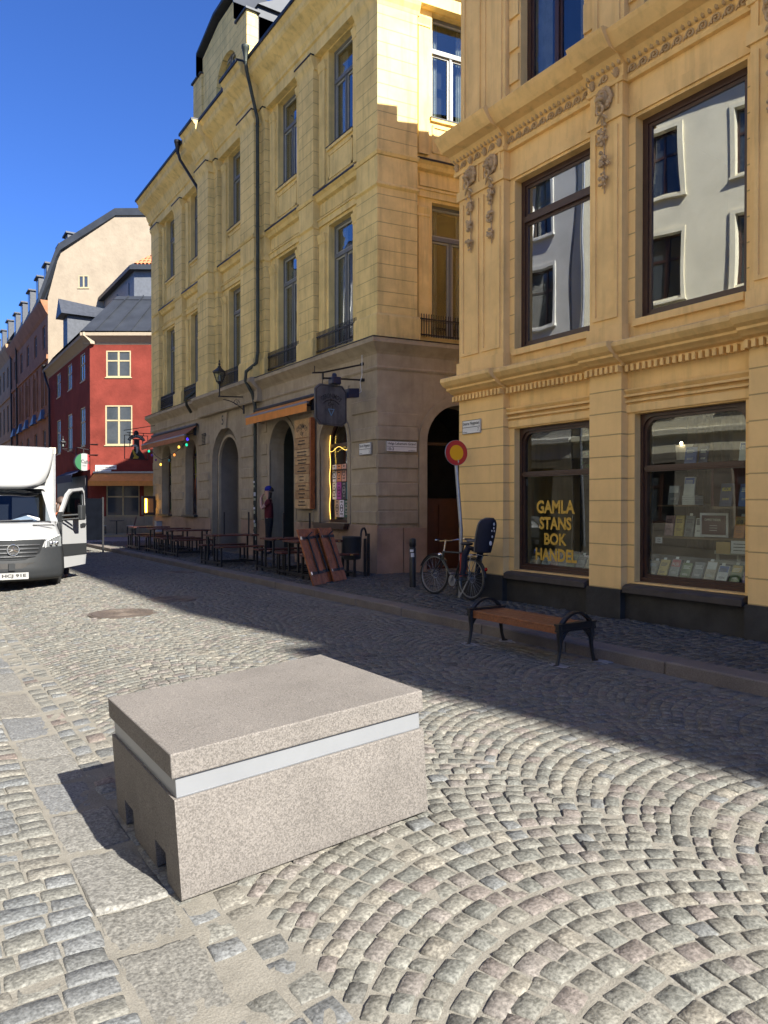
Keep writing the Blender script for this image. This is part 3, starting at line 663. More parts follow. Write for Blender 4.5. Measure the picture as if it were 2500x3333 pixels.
# ---------------- ochre bookshop building (B) ----------------
VB=7.85; frB=FR((VB,0),90)
B=thing('ochre_bookshop_building','ochre building with lion head ornaments and a bookshop below, nearest on the right','building',(VB,3.3,0))
m_bj=M('ochre_plaster_jointed',OCH,.85,var=.05,vs=2.5,bump=.002,bs=80,stain=.12,streak=.08,spec=.2,joint=(.79,.2885,.016,.42))
BP=[(8.58,9.66),(6.34,6.87),(4.08,4.62),(1.85,2.38),(-.41,.14),(-3.0,-2.1)]
BB=[(6.87,8.58),(4.62,6.34),(2.38,4.08),(.14,1.85),(-2.1,-.41)]
w=MB(); pj=MB(); dp=MB(); orn=MB(); fl=MB()
for i,(b0,b1) in enumerate(BB):
    o0,o1=b0+.11,b1-.11
    w.fwall(frB,rect(b0,b1,.45,12.45),[rect(o0,o1,.6,2.78),rect(o0,o1,4.0,6.6),rect(o0+.12,o1-.12,8.0,10.6)],.13,.2,0)
    # jointed strips beside the openings
    for (x0,x1) in ((b0,o0),(o1,b1)):
        q_=MB(); x0+=.004; x1-=.004; q_.fbox(frB,x0,x1,.125,.19,.5,2.78); obj('jointed_strip',q_,m_bj,B); q_=MB(); q_.fbox(frB,x0,x1,.125,.19,4.05,6.55); obj('jointed_strip',q_,m_bj,B)
    # lintel mouldings
    w.fbox(frB,b0,b1,.10,.14,2.80,2.90); w.fbox(frB,b0,b1,.08,.14,2.93,2.96); w.fbox(frB,b0,b1,.05,.14,3.0,3.03)
    w.fprof(frB,[(.14,3.03),(.10,3.03),(.05,3.08),(.05,3.1),(.14,3.12)],b0,b1)
    w.fbox(frB,b0,b1,.10,.14,6.64,6.80)
    w.fbox(frB,o0,o1,.07,.2,3.9,3.99)
    dp.fbox(frB,b0-.01,b1+.01,.06,.3,-.1,.47)
    s=MB(); s.fprof(frB,[(-.04,.47),(-.04,.54),(.02,.57),(.33,.6),(.33,.47)],o0-.06,o1+.06)
    # upper floor side strips
    for (x0,x1) in ((b0+.02,o0+.1),(o1-.1,b1-.02)):
        for k in range(5): w.fbox(frB,x0,x1,.09,.14,8.1+k*.5,8.5+k*.5)
    wn=window(frB,B,o0,o1,.6,2.78,.27,2.08,mf=m_fbrown,mg=m_glassb,fw=.075,mull=False,curtain=False,back=.02) if 0 else None
    fB=MB(); d=.27
    rr=.16
    def rrect(a0,a1,z0,z1,r,only=True):
        p=[(a0,z0),(a1,z0)]
        p+=[(a1-r+r*math.cos(t),z1-r+r*math.sin(t)) for t in np.linspace(0,math.pi/2,7)]
        p+=[(a0+r-r*math.sin(t),z1-r+r*math.cos(t)) for t in np.linspace(0,math.pi/2,7)]
        return p
    fB.fwall(frB,rect(o0,o1,.6,2.78),[rrect(o0+.08,o1-.08,.70,2.70,rr)],d,.07)
    fB.fwall(frB,rect(o0,o1,.6,2.78),[rrect(o0+.045,o1-.045,.66,2.735,rr)],d-.03,.03)
    fB.fbox(frB,o0+.07,o1-.07,d-.03,d+.05,2.03,2.11); fB.fbox(frB,o0+.07,o1-.07,d-.045,d,2.055,2.085)
    wn=obj('shop_window',fB,m_fbrown,B)
    obj('sill',s,M('dark_sill',(.06,.05,.045),.5,var=.2),wn)
    g=MB(); g.fbox(frB,o0+.08,o1-.08,d+.03,d+.036,.70,2.70); obj('pane',g,m_glassb,wn)
    if i==0: window(frB,B,o0,o1,4.0,6.6,.27,5.99,mf=m_fbrown,mg=m_glassu,fw=.08,mull=False,curtain=False,back=2.2)
    else: window(frB,B,o0,o1,4.0,6.6,.27,None,mf=m_fbrown,mg=m_glassu,fw=.08,mull=False,curtain=False,back=2.2)
    window(frB,B,o0+.12,o1-.12,8.0,10.6,.27,None,mf=m_fbrown,mg=m_glass,fw=.08,back=.5)
for i,(a0,a1) in enumerate(BP):
    pj=MB(); pj.fbox(frB,a0,a1,0,.4,.5,3.3); obj('pilaster',pj,m_bj,B); dp.fbox(frB,a0-.02,a1+.02,-.035,.3,-.1,.50+.0)
    w.fbox(frB,a0,a1,0,.4,3.3,3.45); w.fbox(frB,a0,a1,0,.4,3.7,6.64); w.fbox(frB,a0-.03,a1+.03,-.035,.4,3.72,3.95)
    w.fbox(frB,a0-.03,a1+.03,-.035,.4,6.64,6.79); w.fbox(frB,a0,a1,0,.4,6.79,7.12)
    w.fbox(frB,a0,a1,.03,.4,7.6,12.4)
    pan=[(a0+.06,a1-.06)] if a1-a0<.8 else [(a0+.07,(a0+a1)/2-.04),((a0+a1)/2+.04,a1-.07)]
    for (x0,x1) in pan:
        for q in ((x0,x0+.05,4.1,6.55),(x1-.05,x1,4.1,6.55),(x0,x1,4.05,4.1)): w.fbox(frB,*q[:2],-.025,.01,*q[2:])
        for q in ((x0,x0+.05,7.8,11),(x1-.05,x1,7.8,11),(x0,x1,7.75,7.8)): w.fbox(frB,*q[:2],.005,.04,*q[2:])
        for q in ((x0,x0+.04,6.79,7.11),(x1-.04,x1,6.79,7.11)): w.fbox(frB,*q[:2],-.02,.01,*q[2:])
# dentilled ledge, breaking forward slightly over the pilasters
LB=[(.4,3.40),(-.03,3.40),(-.03,3.43),(-.10,3.45),(-.13,3.47),(-.2,3.50),(-.2,3.53),(-.27,3.56),(-.33,3.62),(-.33,3.67),(-.30,3.69),(.4,3.74)]
CB=[(.4,7.08),(-.03,7.08),(-.05,7.12),(-.02,7.14),(-.02,7.29),(-.06,7.31),(-.14,7.38),(-.3,7.41),(-.34,7.45),(-.42,7.55),(-.45,7.6),(-.42,7.63),(.4,7.7)]
def seg(pts,a0,a1,o,z=0): w.fprof(frB,[(d+(o if d<.3 else 0),z_) for d,z_ in pts],a0,a1)
edges=[]
for i,(a0,a1) in enumerate(BP): edges.append((a0-.03,a1+(.03 if i else .1),0))
for (b0,b1) in BB: edges.append((b0+.03,b1-.03,.09))
for a0,a1,o in edges:
    seg(LB,a0,a1,o); seg(CB,a0,a1,o)
    n=max(2,round((a1-a0)/.086)); st=(a1-a0)/n
    for k in range(n):
        x=a0+(k+.5)*st; w.fbox(frB,x-.023,x+.023,-.09+o,.0+o,3.32,3.405); 
    for k in range(n):
        x=a0+(k+.5)*st; orn.ball(frB.p(x,-.055+o,7.335),(.04,.028,.05),0,6,5)
    # running scroll frieze
    n=max(2,round((a1-a0)/.17)); st=(a1-a0)/n
    for k in range(n):
        x=a0+(k+.5)*st
        if o==0 and k%2==0: 
            orn.ball(frB.p(x,-.045+o,7.21),(.03,.045,.07),0,7,5)
            for t in range(5): orn.tube([frB.p(x,-.06+o,7.15),frB.p(x+.05*math.cos(.5+t*.53),-.075+o,7.17+.09*math.sin(.5+t*.53))],.008,4)
        else:
            orn.tube([frB.p(x+r_*math.cos(t),-.04+o,7.21+r_*math.sin(t)) for t,r_ in zip(np.linspace(-.6,8.5,18),np.linspace(.062,.012,18))],.013,5)
            orn.tube([frB.p(x+.06+q*.05,-.03+o,7.19+.02*math.sin(q*6)) for q in np.linspace(0,1,5)],[.016,.012,.014,.01,.004],5)
def lion(x):
    L_=MB(); p=lambda a,d,z: frB.p(x+a,d,z)
    rnd=random.Random(int(x*10))
    for k in range(26): # mane
        t=k/26*6.283; rr=.095+.02*rnd.random(); L_.ball(p(rr*math.cos(t),-.03-.02*rnd.random(),6.955+rr*1.15*math.sin(t)),(.035,.032,.038),0,6,5)
    L_.ball(p(0,-.05,6.965),(.085,.085,.10)); L_.ball(p(0,-.115,6.925),(.06,.05,.045)); L_.ball(p(0,-.15,6.94),(.02,.022,.018)) # muzzle and nose
    for s in (-1,1):
        L_.ball(p(s*.038,-.115,6.995),(.03,.025,.016)); L_.ball(p(s*.075,-.05,7.055),(.022,.02,.028)); L_.ball(p(s*.032,-.145,6.915),(.03,.028,.026))
    L_.ball(p(0,-.12,6.87),(.04,.035,.025))
    L_.tube([p(.052*math.cos(t),-.12,6.79+.06*math.sin(t)) for t in np.linspace(0,6.28,15)[:-1]],.016,6,closed=True)
    for s in (-1,1): L_.tube([p(0,-.1,6.74),p(s*.06,-.08,6.69),p(s*.09,-.07,6.66)],[.02,.018,.01],6); L_.tube([p(0,-.08,6.74),p(s*.02,-.05,6.6)],[.014,.008],5)
    L_.tube([p(0,-.03,6.7),p(0,-.02,5.72)],.010,6)
    for zc,n,sc in ((6.47,26,1.0),(6.14,20,.85),(5.86,20,.75)):
        for k in range(n):
            L_.ball(p(rnd.gauss(0,.035)*sc,-.035-.05*rnd.random(),zc+rnd.gauss(0,.06)*sc),(rnd.uniform(.018,.036)*sc,)*3,0,6,5)
        for k in range(6):
            a=rnd.uniform(-2.6,-.5); q=p(0,-.03,zc); e=p(.085*math.cos(a)*sc,-.05,zc+.11*math.sin(a)*sc); L_.tube([q,e],[.018,.004],5)
    obj('lion_head_garland',L_,m_orn,B,smooth='auto')
for x in (9.34,8.84,6.61,4.33,2.1): lion(x)
obj('wall',w,m_och,B); obj('plinth',dp,m_dplinth,B); obj('frieze_ornament',orn,m_orn,B,smooth='auto')
# shell, roof and floors
sh=MB(); sh.box(7.95,15,9.54,9.66,-.1,12.3); sh.box(8.95,9.62,9.3,9.8,12.2,12.98); sh.box(7.95,15,-3.1,-3.0,-.1,12.0); sh.box(14.9,15,-3,9.6,-.1,11.3)  # roof box: unseen chimney added to cast a stepped shadow
obj('side_wall_and_chimney',sh,m_och,B)
rf=MB(); rf.add([(7.3,10.0,12.5),(15.3,10.0,12.5),(15.3,-3.1,12.5),(7.3,-3.1,12.5),(11.3,4.8,14.6),(11.3,-3.1,14.6)],[(0,1,4),(0,4,5,3),(1,2,5,4),(0,1,2,3),(3,5,2)]); obj('roof',rf,m_roof,B)
fl.box(8.4,14.9,-3,9.5,3.2,3.3); fl.box(8.4,14.9,-3,9.5,7.2,7.3); fl.box(8.4,14.9,-3,9.5,.1,.14); fl.box(10.6,10.7,-3,9.5,.1,3.2)
for u in (6.6,4.35,2.1,-.1): fl.box(8.25,8.45,u-.3,u+.3,.1,3.3)
obj('interior_floors',fl,m_dark,B)
b=MB(); b.box(8.24,8.25,7.05,8.42,5.98,6.55); obj('roller_blind',b,M('white_blind',(.8,.8,.74),.8,var=.04),B)
# pendant bulbs seen behind the first floor panes
for (u,z) in ((7.3,5.25),(4.95,5.45)):
    p=MB(); p.tube([(8.9,u,7.2),(8.9,u,z+.1)],.006,5); q=MB(); q.lathe([(.012,.1),(.028,.06),(.03,.0),(.012,-.05)],(8.9,u,z),8)
    l=thing('pendant_lamp','bare glowing bulb behind the %s first floor window above the bookshop'%('left' if u>6 else 'right'),'lamp',(8.9,u,z)); obj('cord',p,m_text,l); obj('bulb',q,M('glowing_filament',(1,.5,.12),emit=5),l)
# shop display -------------------------------------------------
def blind(u0,u1,v,z0,z1,mat,name,label,n=40,amp=.025):
    b=MB(); b.add([q for i in range(n+1) for q in ((v+amp*math.sin(i*1.9),u0+(u1-u0)*i/n,z0),(v+amp*math.sin(i*1.9+.4),u0+(u1-u0)*i/n,z1))],[(2*i,2*i+2,2*i+3,2*i+1) for i in range(n)])
    obj(name,b,mat,label=label,cat='curtain')
blind(4.7,6.25,9.1,1.0,3.1,m_bcurt,'drape','brown drape hanging behind the upper part of the right shop window')
b=MB(); b.box(8.16,8.75,4.75,6.25,.62,.66); b.box(8.5,8.9,4.72,6.26,1.16,1.19); b.box(8.4,8.75,5.6,6.2,1.58,1.6); b.box(8.3,8.75,4.75,5.35,1.55,1.58); b.box(8.74,8.8,5.1,5.35,1.3,2.5)
obj('display_shelves',b,M('display_shelf_wood',(.16,.11,.06),.6),B)
b=MB(); b.box(8.16,8.8,6.98,8.47,.62,.66); obj('display_ledge',b,M('display_shelf_wood'  ,(.16,.11,.06)),B)
BCOL={'white':(.62,.62,.6),'yellow':(.55,.40,.12),'grey':(.22,.22,.22),'blue':(.05,.10,.30),'red':(.42,.05,.05),'green':(.12,.17,.07),'sand':(.45,.38,.27),'pink':(.5,.3,.28),'dark blue':(.02,.03,.10),'purple':(.2,.12,.25),'orange':(.5,.18,.04)}
def book(v,u,z,h,wd_,col,label,band=None,lean=.28,txt=None,tcol=None,group=None):
    t=thing('book',label,'book',(v,u,z),group); c=MB(); th=.022
    def q(a,d,k): return (v+math.sin(lean)*k+d*math.cos(lean),u-a,z+math.cos(lean)*k-d*math.sin(lean))
    def slab(mb,a0,a1,d0,d1,k0,k1): mb.hexa([q(a0,d0,k0),q(a1,d0,k0),q(a1,d1,k0),q(a0,d1,k0),q(a0,d0,k1),q(a1,d0,k1),q(a1,d1,k1),q(a0,d1,k1)])
    slab(c,-wd_/2,wd_/2,0,th,0,h); obj('cover',c,M('cover_'+col.replace(' ','_'),BCOL[col],.45,var=.25,vs=25),t)
    if band:
        c=MB(); slab(c,-wd_/2+.008,wd_/2-.008,-.0015,.0,h*.62,h-.01); obj('title_band',c,M('cover_'+band.replace(' ','_'),BCOL[band],.45),t)
    c=MB()
    if txt: c.text(txt,lambda x,y:q(-wd_*.36+x*wd_*.72,-.003,h*.66+y*h*.16))
    else:
        for k in range(3):
            kk=h*(.82-.07*k); a=wd_*random.uniform(.2,.36); slab(c,-wd_*.36,a,-.003,-.002,kk-.008,kk)
    for k in range(2): kk=h*(.35-.06*k); slab(c,-wd_*.3,wd_*.25,-.003,-.002,kk-.005,kk)
    if group and random.random()<.8:
        g_=MB(); a=random.uniform(-.03,.03); slab(g_,a-.022,a+.022,.012,.014,h,h+.035); obj('price_tag',g_,m_white,t)
    obj('lettering',c,M('book_print_'+(tcol or 'pale'),{'pale':(.6,.6,.55),'yellow':(.6,.5,.05),'dark':(.05,.05,.06)}[tcol or 'pale'],.5),t)
    return t
# lower row, right window (from the left)
low=[('sand',None),('yellow',None),('grey','red'),('green',None),('grey',None),('sand','white'),('white','blue'),('green','yellow'),('purple',None)]
txts={2:'FALSKA'}
ordn=['first','second','third','fourth','fifth','sixth','seventh','eighth','ninth','tenth']
for i,(c_,b_) in enumerate(low):
    book(8.2+.0,6.16-i*.165,.665,.25+.02*((i*7)%3-1),.135,c_,'%s book%s on the low ledge of the right shop window, %s from left'%(c_,' (%s band)'%b_ if b_ else '',ordn[i]),b_,.45,txts.get(i),'dark' if c_ in('white','yellow') else 'pale',group='books on the low ledge of the right shop window')
mid_=[('pink',None),('yellow',None),('grey',None),('white','grey')]
for i,(c_,b_) in enumerate(mid_):
    book(8.52,6.12-i*.15,1.195,.27-.03*(i==3),.125,c_,'%s book on the middle shelf of the right shop window, %s from the left'%(c_,ordn[i]),b_,.2,None,'dark',group='books on the middle shelf of the right shop window')
for i,(c_,b_) in enumerate([('orange','yellow'),('grey',None),('green',None)]):
    book(8.52,5.14-i*.16,1.195,.27,.13,c_,'%s book right of the framed opening hours, %s from the frame'%(c_,ordn[i]),b_,.2,'INDIER' if i==0 else None,'dark' if i==0 else 'pale',group='books right of the opening hours frame')
book(8.42,5.98,1.605,.25,.15,'grey','grey book with a round picture standing on the small high shelf at left','white',.15)
book(8.42,5.75,1.72,.24,.15,'white','white and blue book on top of the small pile in the right shop window','blue',.15)
pl_=MB()
for k in range(5): pl_.box(8.42,8.6,5.66,5.84,1.602+k*.024,1.622+k*.024)
tag=obj('book_pile',pl_,M('cover_white',(.6,.6,.6)),label='pile of five white books below the white and blue book',cat='books')
book(8.34,5.2,1.585,.28,.16,'dark blue','dark book with yellow title in the high red box at right',None,.2,'KLOK','yellow')
book(8.30,4.93,1.585,.27,.16,'blue','bright blue book leaning at the right end of the high box',None,.2)
b=MB(); b.box(8.32,8.7,5.34,5.37,1.55,2.1); b.box(8.68,8.72,4.74,5.37,1.55,2.1); obj('box_shelf',b,M('dark_red_box',(.09,.015,.012),.5),B)
book(8.40,5.72,2.12,.22,.16,'blue','blue book standing behind the upper pane just above the crossbar, left one','blue',.15)
book(8.46,5.58,2.12,.22,.12,'dark blue','dark spine book beside the blue one above the crossbar',None,.15)
book(8.38,4.98,2.12,.23,.15,'white','white and blue book above the crossbar at the right edge of the window','blue',.15)
# small things in the display
b=MB(); b.box(8.47,8.49,5.24,5.62,1.20,1.50); fo=thing('framed_notice','framed dark red opening hours notice in the middle of the right shop window','notice',(8.48,5.43,1.2)); obj('frame',b,M('silver_frame',(.5,.5,.52),.4),fo)
b=MB(); b.box(8.462,8.468,5.27,5.59,1.23,1.47); obj('sheet',b,M('dark_red_card',(.07,.02,.025),.6),fo)
b=MB(); b.text('ÖPPETTIDER',lambda x,y:(8.458,5.55-x*.22,1.40+y*.035)); 
for k in range(3): b.box(8.457,8.46,5.38,5.48,1.34-k*.03,1.346-k*.03)
obj('lettering',b,M('book_print_pale',(.6,.6,.55)),fo)
def sheet(v,u0,u1,z0,z1,mat,label,name='notice',cat='notice',lines=3):
    t=thing(name,label,cat,(v,(u0+u1)/2,z0)); b=MB(); b.box(v,v+.003,u0,u1,z0,z1); obj('paper',b,mat,t); b=MB()
    for k in range(lines): zz=z1-(z1-z0)*(k+1)/(lines+1); b.box(v-.002,v-.001,u0+.02,u1-.03,zz-.004,zz+.004)
    if lines: obj('print',b,m_text,t)
m_paper=M('notice_paper',(.6,.6,.6),.8)
sheet(8.175,4.80,5.02,1.03,1.18,m_paper,'white printed notice low inside the right shop window at its right edge')
sheet(8.175,5.03,5.21,1.02,1.16,M('amber_card',(.4,.27,.1),.8),'amber card with two round motifs next to the white notice',lines=0)
sheet(8.3,6.05,6.15,1.10,1.18,m_paper,'small white slip under the middle shelf at left',lines=2)
sheet(8.175,7.02,7.14,1.25,2.0,m_paper,'tall white louvred card at the right edge of the left shop window',lines=22)
sheet(8.165,8.38,8.42,2.0-.1,2.0,m_paper,'tiny white tag on the left edge of the left shop window',lines=0)
# bench-like white crate slats behind
b=MB()
for z in (.72,.85,.97): b.box(8.75,8.78,4.95,5.6,z,z+.045)
for u in (5.0,5.3,5.58): b.box(8.79,8.81,u-.02,u+.02,.65,1.05)
obj('slatted_crate',b,M('weathered_slats',(.30,.30,.27),.8),label='pale slatted crate standing behind the books in the right shop window',cat='crate')
for i in range(7):
    c_=['sand','white','pink','grey','green','grey','sand'][i]
    book(8.22,8.32-i*.17-(.08 if i>0 else 0),.665,.24-.08*(i==0),.15,c_,'%s book in the row under the yellow lettering, %s from the left'%(c_,ordn[i]),None,.5,None,'dark',group='books under the lettering in the left shop window')
# hanging plant
pt=thing('hanging_plant','green trailing plant hanging behind the upper pane of the left shop window','plant',(8.5,7.3,2.1))
b=MB(); b.lathe([(.05,-.05),(.09,.05),(.09,.06)],(8.5,7.3,2.12),10); obj('pot',b,M('teal_pot',(.12,.3,.28),.4),pt)
b=MB(); rn=random.Random(3)
for k in range(260):
    a=rn.uniform(0,6.28); r_=abs(rn.gauss(0,.17)); c=(8.5+.4*r_*math.cos(a),7.3+1.2*r_*math.sin(a),2.2+rn.uniform(-.12,.5)); d=Vector((rn.gauss(0,.4),rn.gauss(0,1),rn.gauss(-.4,.7))).normalized()*rn.uniform(.05,.10); s_=d.orthogonal().normalized()*.013; c=Vector(c)
    b.add([c,c+d*.5+s_,c+d,c+d*.5-s_],[(0,1,2,3)])
obj('foliage',b,M('plant_leaf',(.06,.14,.03),.6,var=.4,vs=20),pt)
# shop name on the glass
sg=MB()
for st,y0,y1,u0,u1 in (('GAMLA',1.47,1.67,8.16,7.40),('STANS',1.23,1.42,8.10,7.46),('BOK',1.0,1.18,8.00,7.55),('HANDEL',.76,.95,8.18,7.36)):
    sg.text(st,lambda x,y,u0=u0,u1=u1,y0=y0,y1=y1:(8.1485,u0+(u1-u0)*x,y0+(y1-y0)*y))
obj('shop_lettering',sg,M('gold_vinyl',(.60,.37,.05),.5,var=.05),label='gold vinyl lettering reading Gamla Stans Bokhandel on the left shop window glass',cat='lettering')
sg=MB(); sg.text('We Can D',lambda x,y:(8.1485,7.22-.14*x,.86+.03*y)); obj('window_slogan',sg,m_white,label='small white words low in the corner of the left shop window',cat='lettering')
# warm lit curtains hint
l=thing('spot_lamp','small clip lamp glowing at the top left of the right shop window','lamp',(8.7,6.05,2.3)); b=MB(); b.ball((8.7,6.05,2.42),.018); obj('bulb',b,M('lamp_bulb',(1,.75,.45),emit=12),l); b=MB(); b.add([(8.7,6.14,2.4),(8.75,5.9,2.4),(8.72,6.0,2.2),(8.7,6.12,2.2)],[(0,1,2,3)]); b.tube([(8.72,6.0,2.4),(8.74,5.99,2.1)],.006,5); obj('shade',b,m_curt,l)
# ---------------- street name plates ----------------
def plate(fr,s0,s1,z0,z1,d,top,num,sub,label,wtop=.9):
    t=thing('street_name_plate',label,'street sign',fr.p((s0+s1)/2,d,z0),'enamel street name plates'); w_=s1-s0; h=z1-z0
    b=MB(); b.fbox(fr,s0,s1,d,d+.018,z0,z1); obj('plate',b,m_white,t)
    sg=1 if fr.e[1]<.5 else -1
    X=(lambda x:s0+w_*x) if sg==1 else (lambda x:s1-w_*x)
    b=MB(); e=.004
    for (x0,x1,y0,y1) in ((0,1,.0,.03),(0,1,.97,1),(0,.012,0,1),(.988,1,0,1),(.02,.98,.46,.495)):
        a,c=sorted((X(x0),X(x1))); b.fbox(fr,a,c,d-.002,d-.0005,z0+h*y0,z0+h*y1)
    b.text(top,lambda x,y:fr.p(X(.05+wtop*x),d-.003,z0+h*(.58+.30*y)))
    nx,nw=(.78,.06) if len(num)==1 else (.05,.2)
    b.text(num,lambda x,y:fr.p(X((.86 if len(num)==1 else .05)+nw*x),d-.003,z0+h*(.12+.27*y)))
    b.text(sub,lambda x,y:fr.p(X((.05 if len(num)==1 else .72)+.23*x),d-.003,z0+h*(.08+.11*y)))
    obj('lettering',b,m_text,t)
plate(frB,9.09,9.54,2.765,2.985,-.03,'Stora Nygatan','7','kv. Pomona','white street name plate reading Stora Nygatan 7 on the ochre bookshop corner')
plate(frA,13.56,14.04,2.70,2.96,-.06,'Stora Nygatan','5','kv. Pomona','white street name plate reading Stora Nygatan 5 left of the stone corner')
plate(frS,.18,.93,2.755,2.985,-.06,'Helga Lekamens Gränd','10-2','kv. Pomona','wider white street name plate reading Helga Lekamens Gränd on the alley side')
# ---------------- buildings further off ----------------
def shellbox(mb,poly,z0,z1):
    n=len(poly); mb.add([(x,y,z0) for x,y in poly]+[(x,y,z1) for x,y in poly],[(i,(i+1)%n,n+(i+1)%n,n+i) for i in range(n)]); mb.poly([(x,y,z1) for x,y in poly])
def simplewin(fr,parent,a0,a1,z0,z1,d,mf,cross=True,proud=.03,glass=None,fw=.07):
    f=MB()
    for q in ((a0,a0+fw,z0,z1),(a1-fw,a1,z0,z1),(a0+fw,a1-fw,z0,z0+fw),(a0+fw,a1-fw,z1-fw,z1)): f.fbox(fr,q[0],q[1],d-proud,d+.05,q[2],q[3])
    c=(a0+a1)/2; f.fbox(fr,c-.05,c+.05,d-proud+.005,d+.05,z0+fw,z1-fw); zt=z0+(z1-z0)*.62
    if cross: f.fbox(fr,a0+fw,c-.05,d-proud+.012,d+.05,zt-.04,zt+.04); f.fbox(fr,c+.05,a1-fw,d-proud+.012,d+.05,zt-.04,zt+.04)
    f.fbox(fr,a0-.06,a1+.06,d-proud-.05,d+.02,z0-.06,z0-.005)
    w=obj('window',f,mf,parent); g=MB(); g.fbox(fr,a0+fw,a1-fw,d+.01,d+.016,z0+fw,z1-fw); obj('pane',g,M('far_window_glass',(.05,.06,.07),.06,metal=.0,spec=1.0,var=.1) if glass is None else glass,w)
    return w
RC=(9.13,44.3); frR=FR(RC,-33.3); frRs=FR(RC,90)
RD=thing('red_corner_building','red plastered two storey building with cream windows and dark sheet roof at the far corner','building',(9.13,44.3,0))
w=MB(); 
hr=[rect(.93,2.33,8.85,10.35),rect(.87,2.40,5.0,7.25),rect(.9,2.8,.95,2.75)]
w.fwall(frR,rect(0,9,-.3,10.75),hr,0,.12); w.fwall(frRs,rect(0,13.7,-.3,10.75),[rect(u-44.3,u-44.3+1.35,z0,z1) for u in (45.6,49.5,53.4) for z0,z1 in ((8.9,10.5),(5.05,7.35))],0,.12)
w.add([frR.p(9,0,-.3),frR.p(9,9,-.3),frR.p(9,9,10.75),frR.p(9,0,10.75)],[(0,1,2,3)])
obj('wall',w,m_red,RD)
w=MB(); w.fbox(frR,-.02,9,-.03,.0,-.3,.95); obj('plinth',w,m_sst,RD)
w=MB(); w.fwall(frR,rect(3.05,4.0,.9,2.8),[],-.02,.02); obj('yellow_infill',w,m_fcream if 0 else M('dull_yellow_wood',(.40,.27,.08),.7),RD)
simplewin(frR,RD,.93,2.33,8.85,10.35,.03,m_fcream); simplewin(frR,RD,.87,2.40,5.0,7.25,.03,m_fcream); simplewin(frR,RD,.9,2.8,.95,2.75,.05,M('dull_cream_paint',(.38,.30,.16),.6))
for u in (45.6,49.5,53.4):
    for z0,z1 in ((8.9,10.5),(5.05,7.35)): simplewin(frRs,RD,u-44.3,u-44.3+1.35,z0,z1,.05,m_fcream)
w=MB(); PR=[(.2,10.7),(-.02,10.7),(-.05,10.8),(-.3,11.05),(-.42,11.12),(-.42,11.3),(.2,11.35)]
w.fprof(frR,PR,-.38,9.2); w.fprof(frRs,PR,-.3,13.7); obj('cornice',w,m_eave,RD)
w=MB(); w.fbox(frR,-.3,9,-.2,-.1,10.98,11.02); 
rf=MB(); a=frR.p; zz=11.36
P0=(frR.p(-.3,-.5,zz)); P0=(8.62,44.05,zz); P1=frR.p(9.2,-.45,zz); P2=(8.62,58.0,zz); Q0=(11.2,46.6,14.3); Q1=frR.p(9.2,3.2,14.3); Q2=(11.2,58,14.3)
rf.add([P0,P1,Q1,Q0,P2,Q2],[(0,1,2,3),(0,3,5,4)]); rf.add([Q0,Q1,frR.p(9.2,9,14.4),(16,58,14.4),Q2],[(0,1,2,3,4)])
for k in range(9): 
    p=Vector(frR.p(.5+k*1.0,-.45,zz)); q=Vector(frR.p(1.2+k*.9,3.0,14.3)); rf.bar(p+Vector((0,0,.03)),q+Vector((0,0,.03)),.04,.06)
for k in range(2):
    for h in (0,.12): rf.tube([frR.p(-.1+k*.5,.5+k*2.1,11.95+k*1.9+h),frR.p(9,.5+k*2.1,11.95+k*1.9+h)],.02,5)
obj('roof',rf,m_roof,RD)
# attic storey above with tiled top, and street dormer
frQ=FR((9.13,50),-33.3); qa,qb=frQ.p(4.05,0,0),frQ.p(10,0,0); w=MB(); w.hexa([(qa[0],qa[1],14),(qb[0],qb[1],14),(qb[0],qb[1]+9,14),(qa[0],qa[1]+9,14),(qa[0],qa[1],16.35),(qb[0],qb[1],16.35),(qb[0],qb[1]+9,16.35),(qa[0],qa[1]+9,16.35)])
for k in range(2): w.box(qa[0]-.04,qa[0],qa[1]+1.2+k*3,qa[1]+2+k*3,14.9,15.9)
at=obj('attic_storey',w,M('grey_sheet_cladding',(.16,.17,.18),.5,metal=.3,var=.15),RD)
w=MB(); w.add([(qa[0]-.35,qa[1]-.25,16.35),(qb[0],qb[1]-.35,16.35),(qb[0],qb[1]+9,16.35),(qa[0]-.35,qa[1]+9,16.35),(qa[0]-.35,qa[1]-.25,16.6),(qb[0],qb[1]-.35,16.6),(qb[0],qb[1]+9,16.6),(qa[0]-.35,qa[1]+9,16.6),(qb[0],qb[1]+4.5,18.8),(qa[0]+2.2,qa[1]+2.5,18.6)],[(0,1,5,4),(0,4,7,3),(4,5,8,9),(4,9,7),(0,1,2,3)])
obj('attic_eaves',w,m_roof,at)
w=MB()
for k in range(22): 
    for j in range(7): 
        x=4.2+j*.2+k*.24; w.tube([frQ.p(x,-.1+j*.42,16.72+j*.30),frQ.p(x,.36+j*.42,17.03+j*.30)],[.13,.11],6,cap=False)
obj('roof_tiles',w,m_tile,at)
w=MB(); w.box(8.9,11.4,49.6,51.0,11.5,13.6); w.add([(8.5,49.3,13.5),(8.5,51.3,13.5),(8.5,50.3,14.6),(12,49.3,13.5),(12,51.3,13.5),(12,50.3,14.3)],[(0,1,2),(0,2,5,3),(1,2,5,4),(3,4,5),(0,1,4,3)])
obj('dormer',w,M('grey_sheet_dormer',(.06,.066,.078),.5,metal=.2,var=.2,spec=.3),RD)
pipe(RD,[(8.75,57.6,11.2),(8.8,57.4,10.7),(9.0,57.0,9.8),(9.03,57.0,2)],.07,m_metal,(8.75,57.6,11.5))
